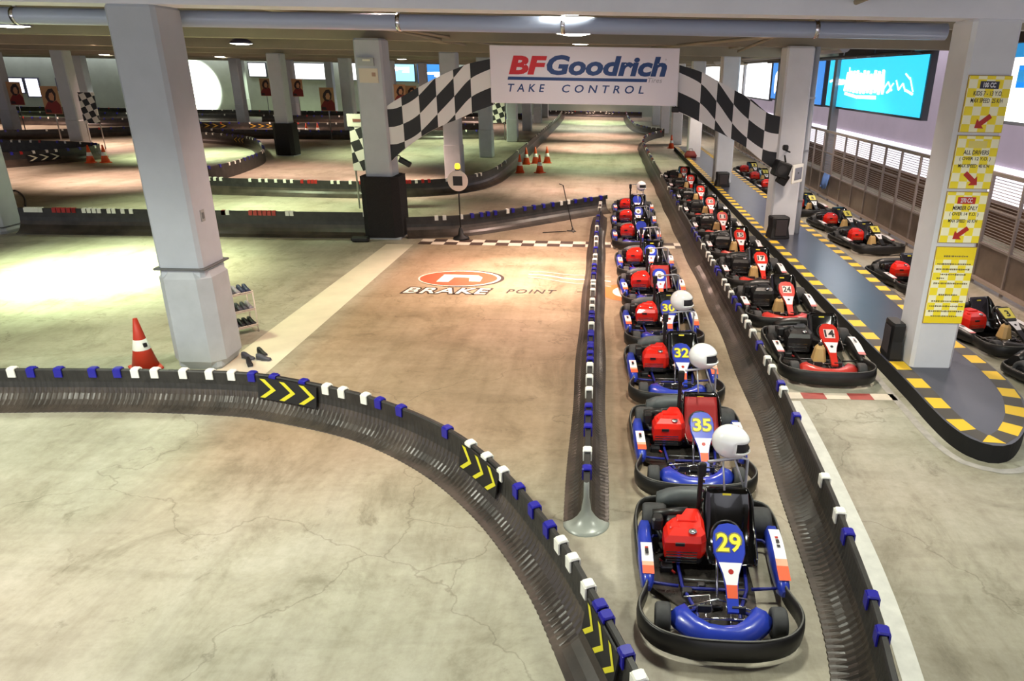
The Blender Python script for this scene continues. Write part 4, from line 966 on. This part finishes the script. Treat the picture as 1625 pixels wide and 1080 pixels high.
for x, y, lab in ((-3.95, 34.7, 'orange cone in the cluster of five, front left'), (-4.0, 38.2, 'orange cone in the cluster of five, back left'), (-3.55, 38.6, 'orange cone in the cluster of five, back middle'), (-3.0, 34.8, 'orange cone in the cluster of five, front right'), (-2.95, 38.9, 'orange cone in the cluster of five, back right'),
                  (4.6, 48.3, 'orange cone by the pillar right of the straight'), (-21.55, 53.2, 'orange cone behind the padded pillar, left of the close pair'), (-21.0, 53.9, 'orange cone behind the padded pillar, right of the close pair'),
                  (-25.35, 35.6, 'orange cone left of the pair by the far left barrier'), (-24.75, 35.8, 'orange cone right of the pair by the far left barrier')):
    cone(lab, x, y, .86, COR, 'orange traffic cones')

# ------------------------------------------------------------------ sign post, pole
t = thing('round_sign_post', 'round white sign with a black square on a black pole topped by an amber lamp', 'sign', (-4.02, 20.0, 0))
mb = MB(); mb.lathe([(.24, 0), (.22, .06), (.09, .12), (.05, .3), (.03, .34)], BLK, n=18); mb.obj('base', t)
mb = MB(); mb.tube([(0, 0, .2), (.0, 0, 1.95)], .02, BLK); mb.obj('pole', t)
mb = MB(); mb.lathe([(.001, -.06), (.27, -.06), (.285, -.05), (.285, -.035), (.001, -.03)], mat('sign_white', (226, 214, 206), .5), (0, 0, 1.66), 'y', 30); d = mb.obj('disc', t)
mb = MB(); mb.box((0, -.065, 1.66), (.26, .012, .26), BLK); mb.obj('black_square', d)
mb = MB(); mb.lathe([(.05, 0), (.075, .03), (.075, .1), (.05, .15), (.001, .16)], mat('amber_lamp', (255, 190, 40), .3, emit=2.5), (0, 0, 1.98), 'z', 16); mb.obj('amber_lamp', t)
mb = MB(); mb.box((0, 0, 1.965), (.12, .12, .03), BLK); mb.obj('lamp_socket', t)
t = thing('thin_pole', 'thin dark pole leaning on a small folded foot near the crossing barrier', 'pole', (-.85, 21.3, 0))
mb = MB(); mb.tube([(0, 0, .05), (-.3, .1, 1.38), (-.42, .1, 1.42)], .014, BLK); mb.obj('rod', t)
mb = MB(); mb.tube([(-.18, .05, .02), (.1, -.05, .02)], .018, STEEL); mb.tube([(-.05, .14, .02), (.03, -.18, .02)], .018, STEEL); mb.tube([(-.05, 0, .02), (0, 0, .16), (.05, 0, .02)], .014, STEEL); mb.tube([(-.2, -.05, .015), (-.9, -.28, .015)], .012, BLK); mb.obj('foot', t)

# ------------------------------------------------------------------ shoe rack and shoes
RK = mat('rack_paint', (220, 208, 196), .45)
rack = thing('shoe_rack', 'white metal shoe rack with three tiers behind the leaning pillar', 'shoe rack', (-6.62, 11.86, 0), .85)
mb = MB()
for x in (-.42, .42):
    for y in (-.14, .14): mb.tube([(x, y, 0), (x, y, .78)], .012, RK)
mb.obj('uprights', rack)
tiers = (.12, .42, .74)
for z in tiers:
    mb = MB(); mb.tube([(-.42, -.14, z), (.42, -.14, z)], .011, RK); mb.tube([(-.42, .14, z), (.42, .14, z)], .011, RK); mb.tube([(-.42, -.14, z), (-.42, .14, z)], .009, RK); mb.tube([(.42, -.14, z), (.42, .14, z)], .009, RK)
    for q in range(4): mb.tube([(-.42, -.1+q*.066, z), (.42, -.1+q*.066, z)], .006, RK, 6)
    mb.tube([(-.42, -.15, z+.03), (.42, -.15, z+.03)], .009, RK); mb.obj('shelf', rack)
def shoe_mesh(m):
    mb = MB(); rings = []
    for y, w, zt, zo in ((-.13, .025, .03, 0), (-.115, .038, .055, 0), (-.06, .042, .062, 0), (-.01, .038, .08, 0), (.04, .036, .105, 0), (.09, .034, .115, 0), (.12, .026, .11, 0)):
        rings.append([(-w, y, .012), (w, y, .012), (w*1.02, y, zt*.6), (w*.6, y, zt), (-w*.6, y, zt), (-w*1.02, y, zt*.6)])
    mb.loft(rings, m); return mb.mesh('upper')
mb = MB(); mb.prism([(-.03, -.135), (.03, -.135), (.045, -.07), (.036, .0), (.038, .11), (.02, .13), (-.02, .13), (-.038, .11), (-.036, 0), (-.045, -.07)], 0, .016, mat('shoe_sole', (190, 186, 186), .6)); SOLE = mb.mesh('sole')
SH = [shoe_mesh(mat('shoe_%s' % n, c, .6)) for n, c in (('pale', (150, 146, 156)), ('pink', (140, 112, 122)), ('black', (22, 22, 26)), ('grey', (72, 74, 84)), ('navy', (36, 42, 76)))]
CN = ['pale', 'pinkish', 'black', 'grey', 'navy']
def shoe(c, x, y, z, rz, label, group):
    t = thing('shoe', label, 'shoe', (x, y, z), rz, group); link('upper', SH[c], t); link('sole', SOLE, t)
ca, sa = math.cos(.85), math.sin(.85); ordn = ['first', 'second', 'third', 'fourth', 'fifth', 'sixth', 'seventh', 'eighth', 'ninth']
for ti, (z, seq, tn) in enumerate(((.12, (3, 2, 3, 2, 2, 3, 2, 2, 2), 'bottom'), (.42, (2, 2, 2, 4, 2, 2, 3, 3, 0), 'middle'), (.74, (1, 0, 1, 3, 0, 3, 0, 4, 4), 'top'))):
    for i, c in enumerate(seq):
        u = -.37+.74*i/(len(seq)-1)
        shoe(c, -6.62+u*ca, 11.86+u*sa, z+.012, .85+random.uniform(-.1, .1), '%s shoe on the %s tier of the rack, %s from the pillar' % (CN[c], tn, ordn[i]), 'shoes on the rack')
for i, (x, y, rz, c, lab) in enumerate(((-5.80, 10.75, 1.2, 3, 'grey shoe on the floor right of the leaning pillar, nearest to it'), (-5.66, 10.95, .9, 2, 'black shoe on the floor at the back of the small pile'), (-5.52, 10.7, 1.4, 3, 'grey shoe on the floor at the outer side of the small pile'), (-5.66, 10.5, .6, 2, 'black shoe on the floor at the front of the small pile'))):
    shoe(c, x, y, 0, rz, lab, 'shoes left on the floor')

# ------------------------------------------------------------------ on the pillars: notices, television, cameras
NB = checker_mat('notice_check', (255, 234, 46), (255, 252, 212), 8.5, (.0, 0, .0), .55, off=(.05, .05, .03))
NB4 = checker_mat('notice_check_dense', (248, 226, 36), (244, 218, 60), 8, (0, 0, 0), .55, off=(.05, .05, .03))
NFR = mat('notice_edge', (180, 150, 60), .5)
def notice(label, z0, z1, lines, head, arrow):
    t = thing('notice_board', label, 'notice', (5.29, 10.272, (z0+z1)/2)); w = .60; h = z1-z0
    mb = MB(); mb.box((0, .008, 0), (w, .02, h), NFR); mb.box((0, -.004, 0), (w-.015, .01, h-.015), NB); mb.obj('board', t)
    if head:
        txt, bg, fg = head
        mb = MB(); n = mb.add([(-.13, -.012, h*.27), (.13, -.012, h*.27), (.13, -.012, h*.40), (-.13, -.012, h*.40)]); mb.face((n, n+1, n+2, n+3), bg); o = mb.obj('heading_panel', t)
        if txt: put_text('lettering', txt, .17, .065, fg, o, (0, -.014, h*.335), bold=.03)
    for i, (tx, wd, hh) in enumerate(lines):
        put_text('lettering', tx, wd, hh, mat('notice_ink', (60, 52, 40), .6), t, (0, -.012, h*(.19-.125*i)), bold=.015)
    if arrow:
        s = arrow; mb = MB(); pts = [(-.13, -.0), (-.035, .085), (-.035, .035), (.13, .035), (.13, -.035), (-.035, -.035), (-.035, -.085)]
        a = math.radians(40); out = []
        for x, y in pts:
            X, Z = x*math.cos(a)-y*math.sin(a), x*math.sin(a)+y*math.cos(a); out.append((X*s*1.0, -.012, Z-h*.31))
        n = mb.add(out); mb.face([n+i for i in (1, 2, 5, 6)] if False else [n, n+1, n+6], mat('notice_arrow', (186, 44, 30), .5)); mb.face([n+2, n+3, n+4, n+5], mat('notice_arrow', (186, 44, 30), .5)); mb.obj('arrow', t)
    return t
HD = mat('notice_head_dark', (52, 52, 68), .5); HP = mat('notice_head_pale', (236, 222, 120), .5); HR = mat('notice_head_red', (196, 46, 36), .5)
notice('top yellow notice reading 100 CC with a red arrow down left', 3.83, 4.58, [('KIDS 7 - 13 Y.O.', .40, .062), ('MAX SPEED  25 K/H', .44, .058)], ('100 CC', HD, STW), 1)
notice('second yellow notice reading ALL DRIVERS with a red arrow down right', 3.05, 3.79, [('ALL DRIVERS', .36, .06), ('( OVER 12 Y.O. )', .44, .06), ('MAX SPEED  40 K/H', .44, .05)], ('', HP, STW), -1)
notice('third yellow notice reading MEMBER ONLY with a red arrow down left', 2.26, 3.01, [('MEMBER ONLY', .36, .06), ('( OVER 14 Y.O. )', .42, .06), ('MAX SPEED  60 K/H', .42, .05)], ('270 CC', HR, STW), 1)
t = thing('notice_board', 'long bottom yellow notice covered in lines of small print', 'notice', (5.29, 10.272, 1.60)); h = 1.2
mb = MB(); mb.box((0, .008, 0), (.60, .02, h), NFR); mb.box((0, -.004, 0), (.585, .01, h-.015), NB); mb.box((0, -.0095, .5), (.585, .003, .185), mat('notice_plain', (248, 222, 30), .55)); mb.box((0, -.0095, -.535), (.585, .003, .11), mat('notice_plain', (248, 222, 30), .55)); mb.obj('board', t)
mb = MB(); rnd = random.Random(5); INK = mat('small_print', (120, 108, 60), .6)
for z, w in ((.46, .34), (.34, .5), (.26, .5), (.18, .36), (.12, .12), (.04, .5), (-.14, .28), (-.24, .46), (-.32, .5), (-.40, .5), (-.48, .40)):
    x = -w/2 if z not in (.12,) else -.22
    x0 = x
    while x < x0+w:
        k = rnd.uniform(.012, .03); hh = rnd.uniform(.014, .028); mb.box((x+k/2, -.0105, z), (k, .002, hh), INK); x += k+.008
mb.obj('small_print', t)
t = thing('wall_television', 'small screen with white frame on the arch-end pillar, seen edge-on', 'screen', (5.32, 19.95, 0))
mb = MB(); mb.box((-.0, -.2, 2.1), (.1, .3, .06), BLK); mb.obj('bracket', t)
mb = MB(); R = Matrix.Rotation(math.radians(52), 3, 'Z'); mb.box((.0, -.45, 2.08), (.66, .05, .50), WHITE, R, bev=.02); f = mb.obj('frame', t)
mb = MB(); mb.box(Vector((.0, -.45, 2.08))+R @ Vector((0, -.03, 0)), (.46, .012, .32), mat('screen_grey', (110, 112, 122), .2), R); mb.obj('display', f)
mb = MB(); mb.tube([(0, -.5, 2.1), (0, -.18, 2.1)], .03, BLK); mb.obj('arm', t)
t = thing('pillar_loudspeaker', 'black loudspeaker cluster on the arch-end pillar left of the small screen', 'loudspeaker', (4.92, 19.7, 0))
mb = MB(); mb.box((0, 0, 2.16), (.42, .42, .42), BLK, Matrix.Rotation(.3, 3, 'Y'), bev=.03); mb.box((.06, .0, 1.9), (.26, .3, .3), BLK, Matrix.Rotation(.5, 3, 'Y'), bev=.03); mb.obj('cabinet', t)
mb = MB(); mb.lathe([(.13, 0), (.1, .02), (.001, .03)], mat('speaker_cone', (46, 46, 48), .7), (-.02, -.225, 2.16), 'y', 16); mb.obj('grille', t)
mb = MB(); mb.tube([(.1, 0, 2.36), (.12, .25, 2.5)], .025, BLK); mb.obj('bracket', t)
t = thing('security_camera', 'small dark camera on the arch-end pillar above the loudspeaker', 'camera', (5.02, 20.0, 2.66))
mb = MB(); mb.box((0, -.12, .06), (.14, .18, .14), BLK, bev=.03); mb.obj('housing', t)
mb = MB(); mb.tube([(0, -.1, 0), (.14, -.1, -.06), (.14, .19, -.06)], .02, BLK); mb.obj('arm', t)
t = thing('arch_camera', 'black camera hanging under the left end of the arch by the wrapped pillar', 'camera', (-5.48, 19.85, 2.16))
mb = MB(); mb.box((.05, 0, 0), (.34, .14, .14), BLK, Matrix.Rotation(.5, 3, 'Y'), bev=.02); mb.obj('housing', t)
mb = MB(); mb.tube([(-.02, .02, .05), (-.1, .06, .16), (-.36, .25, .16)], .015, BLK); mb.obj('arm', t)
t = thing('banner_spotlight', 'small black spotlight under the right corner of the banner', 'spotlight', (1.95, 19.85, 3.66))
mb = MB(); mb.box((0, 0, 0), (.2, .16, .14), BLK, bev=.02); mb.obj('housing', t); mb = MB(); mb.tube([(.0, 0, 0), (.02, .1, .14)], .015, BLK); mb.obj('arm', t)
def floor_speaker(label, x, y, rz, h=.62):
    t = thing('floor_speaker', label, 'speaker', (x, y, .252), rz)
    mb = MB(); rings = []
    for z, w, d in ((0, .27, .19), (.03, .28, .2), (h*.5, .235, .17), (h-.04, .25, .18), (h, .23, .16)):
        rings.append([(-w, -d, z), (-w*.6, -d*1.15, z), (w*.6, -d*1.15, z), (w, -d, z), (w, d, z), (-w, d, z)])
    mb.loft(rings, BLK, sm=False); mb.obj('cabinet', t)
    mb = MB(); mb.box((0, -.232, h*.52), (.34, .03, h*.72), mat('speaker_cloth', (54, 48, 50), .9), bev=.02); mb.obj('grille', t)
    return t
floor_speaker('black floor speaker at the foot of the arch-end pillar', 5.02, 19.75, .15)
floor_speaker('small black floor speaker at the foot of the third island pillar', 5.0, 29.6, .1, .58)
_sp = floor_speaker('dark floor speaker half hidden left of the notice pillar', 4.80, 10.75, -PI/2, .62); _sp.scale = (.75, .5, 1)
t = thing('red_bag', 'dark red bag on the island end near the red kart row', 'bag', (4.95, 40.4, .252))
mb = MB(); rings = [[(-.3, -.2, 0), (.3, -.2, 0), (.32, .2, 0), (-.32, .2, 0)], [(-.33, -.22, .15), (.33, -.22, .15), (.33, .22, .15), (-.33, .22, .15)], [(-.2, -.12, .36), (.2, -.12, .36), (.2, .12, .36), (-.2, .12, .36)]]
mb.loft(rings, mat('bag_red', (110, 36, 30), .7)); mb.obj('body', t); mb = MB(); mb.tube([(-.12, 0, .34), (-.08, 0, .48), (.08, 0, .48), (.12, 0, .34)], .015, BLK); mb.obj('handle', t)
mb = MB(); mb.box((-6.75, 19.45, .07), (.5, .2, .14), BLK, bev=.04); tag(mb.obj('floor_box'), 'small black box on the floor at the foot of the wrapped pillar', 'box')
# checkered boards and posters further back
CKB = checker_mat('board_check', (30, 30, 32), (220, 214, 205), 3.0, (0, .35, 0), .6, off=(.03, .05, .07))
def board(label, x, y, z0, z1, w, head=True):
    t = thing('checkered_board', label, 'checkered board', (x, y, 0), 0, None)
    mb = MB(); mb.box((0, 0, (z0+z1)/2), (w, .06, z1-z0), CKB); mb.tube([(-w/2+.05, .05, 0), (-w/2+.05, .05, z1)], .03, STEEL, 6); mb.tube([(w/2-.05, .05, 0), (w/2-.05, .05, z1)], .03, STEEL, 6); mb.obj('board', t)
    if head:
        mb = MB(); mb.box((0, -.005, z1+.2), (w+.1, .07, .4), mat('board_header', (206, 200, 190), .6)); mb.box((0, -.045, z1+.2), (w*.7, .006, .09), mat('board_header_print', (120, 70, 62), .6)); mb.obj('header', t)
    return t
board('checkered board with pale header standing left of the wrapped pillar', -8.0, 24.5, 1.3, 2.75, .95)
board('checkered board beside the pale pillar behind the two left cones', -29.3, 42.0, 1.4, 3.1, .9, False)
board('checkered board partly behind the leaning pillar', -18.6, 31.3, 1.5, 3.0, .9, False)
board('small checkered board below the banner beside the left pillars', -7.7, 52, 1.2, 3.4, 1.6, False)
PT = mat('poster_tan', (176, 136, 96), .7); PR = mat('poster_red', (120, 36, 34), .7); PD = mat('poster_dark', (50, 34, 34), .7)
def poster(label, x, y, z0, w, h):
    t = thing('portrait_poster', label, 'poster', (x, y, z0), 0, 'posters in the far left part')
    mb = MB(); mb.box((0, 0, h/2), (w, .04, h), PT); mb.obj('sheet', t)
    mb = MB()
    def sh(pts, m, e):
        n = mb.add([(u*w, e, v*h) for u, v in pts]); mb.face([n+i for i in range(len(pts))], m)
    sh([(-.5, .02), (.5, .02), (.5, .34), (.3, .5), (.12, .44), (-.1, .52), (-.32, .36), (-.5, .2)], PR, -.022)
    sh([(-.2, .46), (.02, .4), (.3, .52), (.36, .74), (.22, .92), (-.02, .9), (-.22, .76), (-.3, .6)], PD, -.024)
    sh([(-.05, .5), (.16, .48), (.24, .64), (.16, .78), (.0, .76), (-.1, .62)], mat('poster_skin', (190, 140, 104), .7), -.026)
    sh([(-.45, .06), (-.1, .05), (-.15, .16), (-.42, .18)], PD, -.026); mb.obj('portrait', t)
    mb = MB(); mb.tube([(0, .04, -z0), (0, .04, h)], .03, STEEL, 6); mb.obj('stand', t)
for x, y, z, lab in ((-40.2, 50.7, 1.9, 'red portrait poster on the far left pale pillar'), (-31.2, 41.8, 1.9, 'dark red portrait poster left of the pale pillar behind the cones'), (-27.7, 67.5, 2.2, 'red portrait poster right of the pale pillar by the bright patch'), (-30.6, 67.5, 2.2, 'red portrait poster left of the pale pillar by the bright patch'),
                     (-18.6, 50.0, 1.9, 'red portrait poster beside the pale pillar near the checkered board'), (-16.6, 60.8, 2.0, 'portrait poster just left of the wrapped pillar'), (-16, 62, 1.9, 'pale portrait poster right of the wrapped pillar'), (-13.0, 66, 1.9, 'orange portrait poster right of the wrapped pillar, further back')):
    poster(lab, x, y, z, .95, 1.5)
# lit panels and windows on the far wall
def far_panel(name, label, x0, x1, z0, z1, m, extra=None):
    t = thing(name, label, 'lit board', ((x0+x1)/2, 85.9, 0)); w = x1-x0
    mb = MB(); mb.box((0, 0, (z0+z1)/2), (w+.2, .2, z1-z0+.2), FRM); mb.obj('frame', t)
    mb = MB(); n = mb.add([(-w/2, -.11, z0), (w/2, -.11, z0), (w/2, -.11, z1), (-w/2, -.11, z1)]); mb.face((n, n+1, n+2, n+3), m); f = mb.obj('lit_face', t)
    if extra:
        mb = MB(); rnd = random.Random(len(label))
        for q in range(6):
            a, b = sorted((rnd.uniform(-w/2, w/2), rnd.uniform(-w/2, w/2))); c = rnd.uniform(z0+.1, z1-.4); n = mb.add([(a, -.12, c), (b, -.12, c), (b, -.12, c+.3), (a, -.12, c+.22)]); mb.face((n, n+1, n+2, n+3), extra)
        mb.obj('print', f)
LB = mat('lit_lightblue', (150, 215, 245), .4, emit=1.1)
far_panel('far_white_panel', 'large white lit panel on the far wall left of the wrapped pillar', -37.2, -31.3, 3.5, 5.15, WHL)
far_panel('far_white_panel', 'smaller white lit panel on the far wall touching the wrapped pillar', -29.6, -26.5, 3.5, 5.25, WHL)
far_panel('far_blue_panel', 'pale blue lit panel on the far wall right of the wrapped pillar', -25.2, -21.6, 3.45, 5.25, LB, WHL)
far_panel('far_blue_panel', 'deeper blue lit panel on the far wall left of the arch', -21.2, -17.0, 3.3, 5.3, BLUL, WHL)
far_panel('far_white_panel', 'white lit panel on the far wall close behind the leaning pillar', -40.5, -38.6, 3.7, 5.1, WHL)
WINM = mat('window_light', (236, 236, 255), .3, emit=2.2)
for i, (x0, x1, z0, z1) in enumerate(((-68.6, -67.0, 1.5, 3.0), (-66.6, -65.2, 1.1, 3.0), (-63.0, -62.0, 1.9, 3.0), (-61.7, -59.6, 1.1, 3.1), (-72.5, -70.5, 1.4, 3.0))):
    mb = MB(); mb.box(((x0+x1)/2, 86.0, (z0+z1)/2), (x1-x0+.3, .14, z1-z0+.3), mat('window_frame', (110, 112, 130), .5)); n = mb.add([(x0, 85.92, z0), (x1, 85.92, z0), (x1, 85.92, z1), (x0, 85.92, z1)]); mb.face((n, n+1, n+2, n+3), WINM); struct(mb.obj('window_%d' % (i+1)))

mb = MB(); rings = []
for i in range(7):
    u = i/6; rings.append([(8.80, 28.0+.75*u, .42+.04*math.sin(u*9)), (8.86, 28.0+.75*u, .62+.07*math.sin(u*7)), (8.92, 28.0+.75*u, .93), (8.95, 28.0+.75*u, .96), (8.91, 28.0+.75*u, .99), (8.84, 28.0+.75*u, .64+.07*math.sin(u*7))])
mb.loft(rings, mat('rag_blue', (92, 128, 196), .8)); tag(mb.obj('blue_rag'), 'small blue rag hanging on the rail of the louvred fence', 'rag')
mb = MB(); hp = catmull([tuple(P(x, y, .03)) for x, y in ((14, 304), (24, 302), (34, 308), (39, 316), (40, 327))], .15); mb.tube(hp, .03, BLK); tag(mb.obj('rubber_hose'), 'thin dark hose lying on the floor behind the far left end of the crossing barrier', 'hose')
# ------------------------------------------------------------------ light
w = bpy.data.worlds.new('world'); bpy.context.scene.world = w; w.use_nodes = True
bg = w.node_tree.nodes['Background']; bg.inputs['Color'].default_value = (.93, .92, 1.0, 1); bg.inputs['Strength'].default_value = 1.5
def spot(x, y, power, col, ang=130, blend=.8, z=5.28, rad=.3, tgt=None):
    l = bpy.data.lights.new('lamp_light', 'SPOT'); l.energy = power; l.color = col; l.spot_size = math.radians(ang); l.spot_blend = blend; l.shadow_soft_size = rad
    o = bpy.data.objects.new('lamp_light', l); COL.objects.link(o); o.location = (x, y, z)
    if tgt: o.rotation_euler = (Vector(tgt)-Vector((x, y, z))).to_track_quat('-Z', 'Y').to_euler()
    return o
PINK = (1, .66, .54); GRN = (.84, 1.0, .62); NEU = (.98, 1, .86); WARM = (1, .82, .68)
for a in ((-4.5, 5.2, 1050, NEU, 150), (1.2, 7.2, 560, NEU, 150), (-9, 6, 950, NEU, 150), (4.5, 5.6, 520, NEU, 150),
          (-11.8, 15.8, 4600, GRN, 84), (-11.8, 15.9, 3000, (.9, 1, .74), 54), (-9.0, 13.5, 900, GRN, 130), (-3.2, 11.5, 800, PINK, 140), (-1.6, 16.2, 2400, PINK, 96), (-1.7, 16.2, 2100, (1, .82, .7), 50), (3.6, 14, 900, WARM, 150), (7.8, 17, 700, WARM, 150),
          (-13.5, 23.8, 1900, GRN, 100), (-9.5, 23.8, 1500, GRN, 100), (-1.0, 22.2, 900, PINK, 120), (3.4, 24, 900, WARM, 140), (7.6, 27, 800, WARM, 140),
          (-8.6, 29.6, 3000, PINK, 84), (-14, 33, 2200, PINK, 110), (-.8, 30.5, 2600, PINK, 90), (-20.6, 30.5, 3600, PINK, 84), (-28, 29, 3000, PINK, 110),
          (-.8, 40, 1500, GRN, 120), (-.8, 48, 3600, PINK, 84), (-.8, 57, 2800, PINK, 90), (-.8, 66, 2200, NEU, 120), (-.8, 74, 3200, GRN, 100), (-1, 81, 1500, PINK, 120),
          (-22.5, 39.5, 4200, GRN, 90), (-12, 42, 2200, GRN, 110), (-30, 44, 3200, PINK, 110), (-36, 41.5, 4000, PINK, 90), (-10, 50, 1800, GRN, 120), (-25, 54, 2000, PINK, 120), (-16, 56, 1800, PINK, 120), (-45, 56, 2000, PINK, 130), (-40, 66, 1800, NEU, 130), (-55, 66, 1800, GRN, 130), (-22, 66, 1800, PINK, 130), (-12, 66, 1800, PINK, 130), (-35, 79, 1500, GRN, 140), (-22, 79, 1500, NEU, 140), (6.2, 38, 900, WARM, 140), (6.2, 52, 1100, WARM, 140)):
    x, y, pw, c, an = a; spot(x, y, pw, c, an)
spot(-47.2, 78, 42000, (.95, 1, .95), 42, .35, 4.6, .2, (-47.3, 86, 2.5))
sc = bpy.context.scene
sc.view_settings.view_transform = 'Standard'; sc.view_settings.look = 'None'; sc.view_settings.exposure = 0.38; sc.view_settings.gamma = 1.0
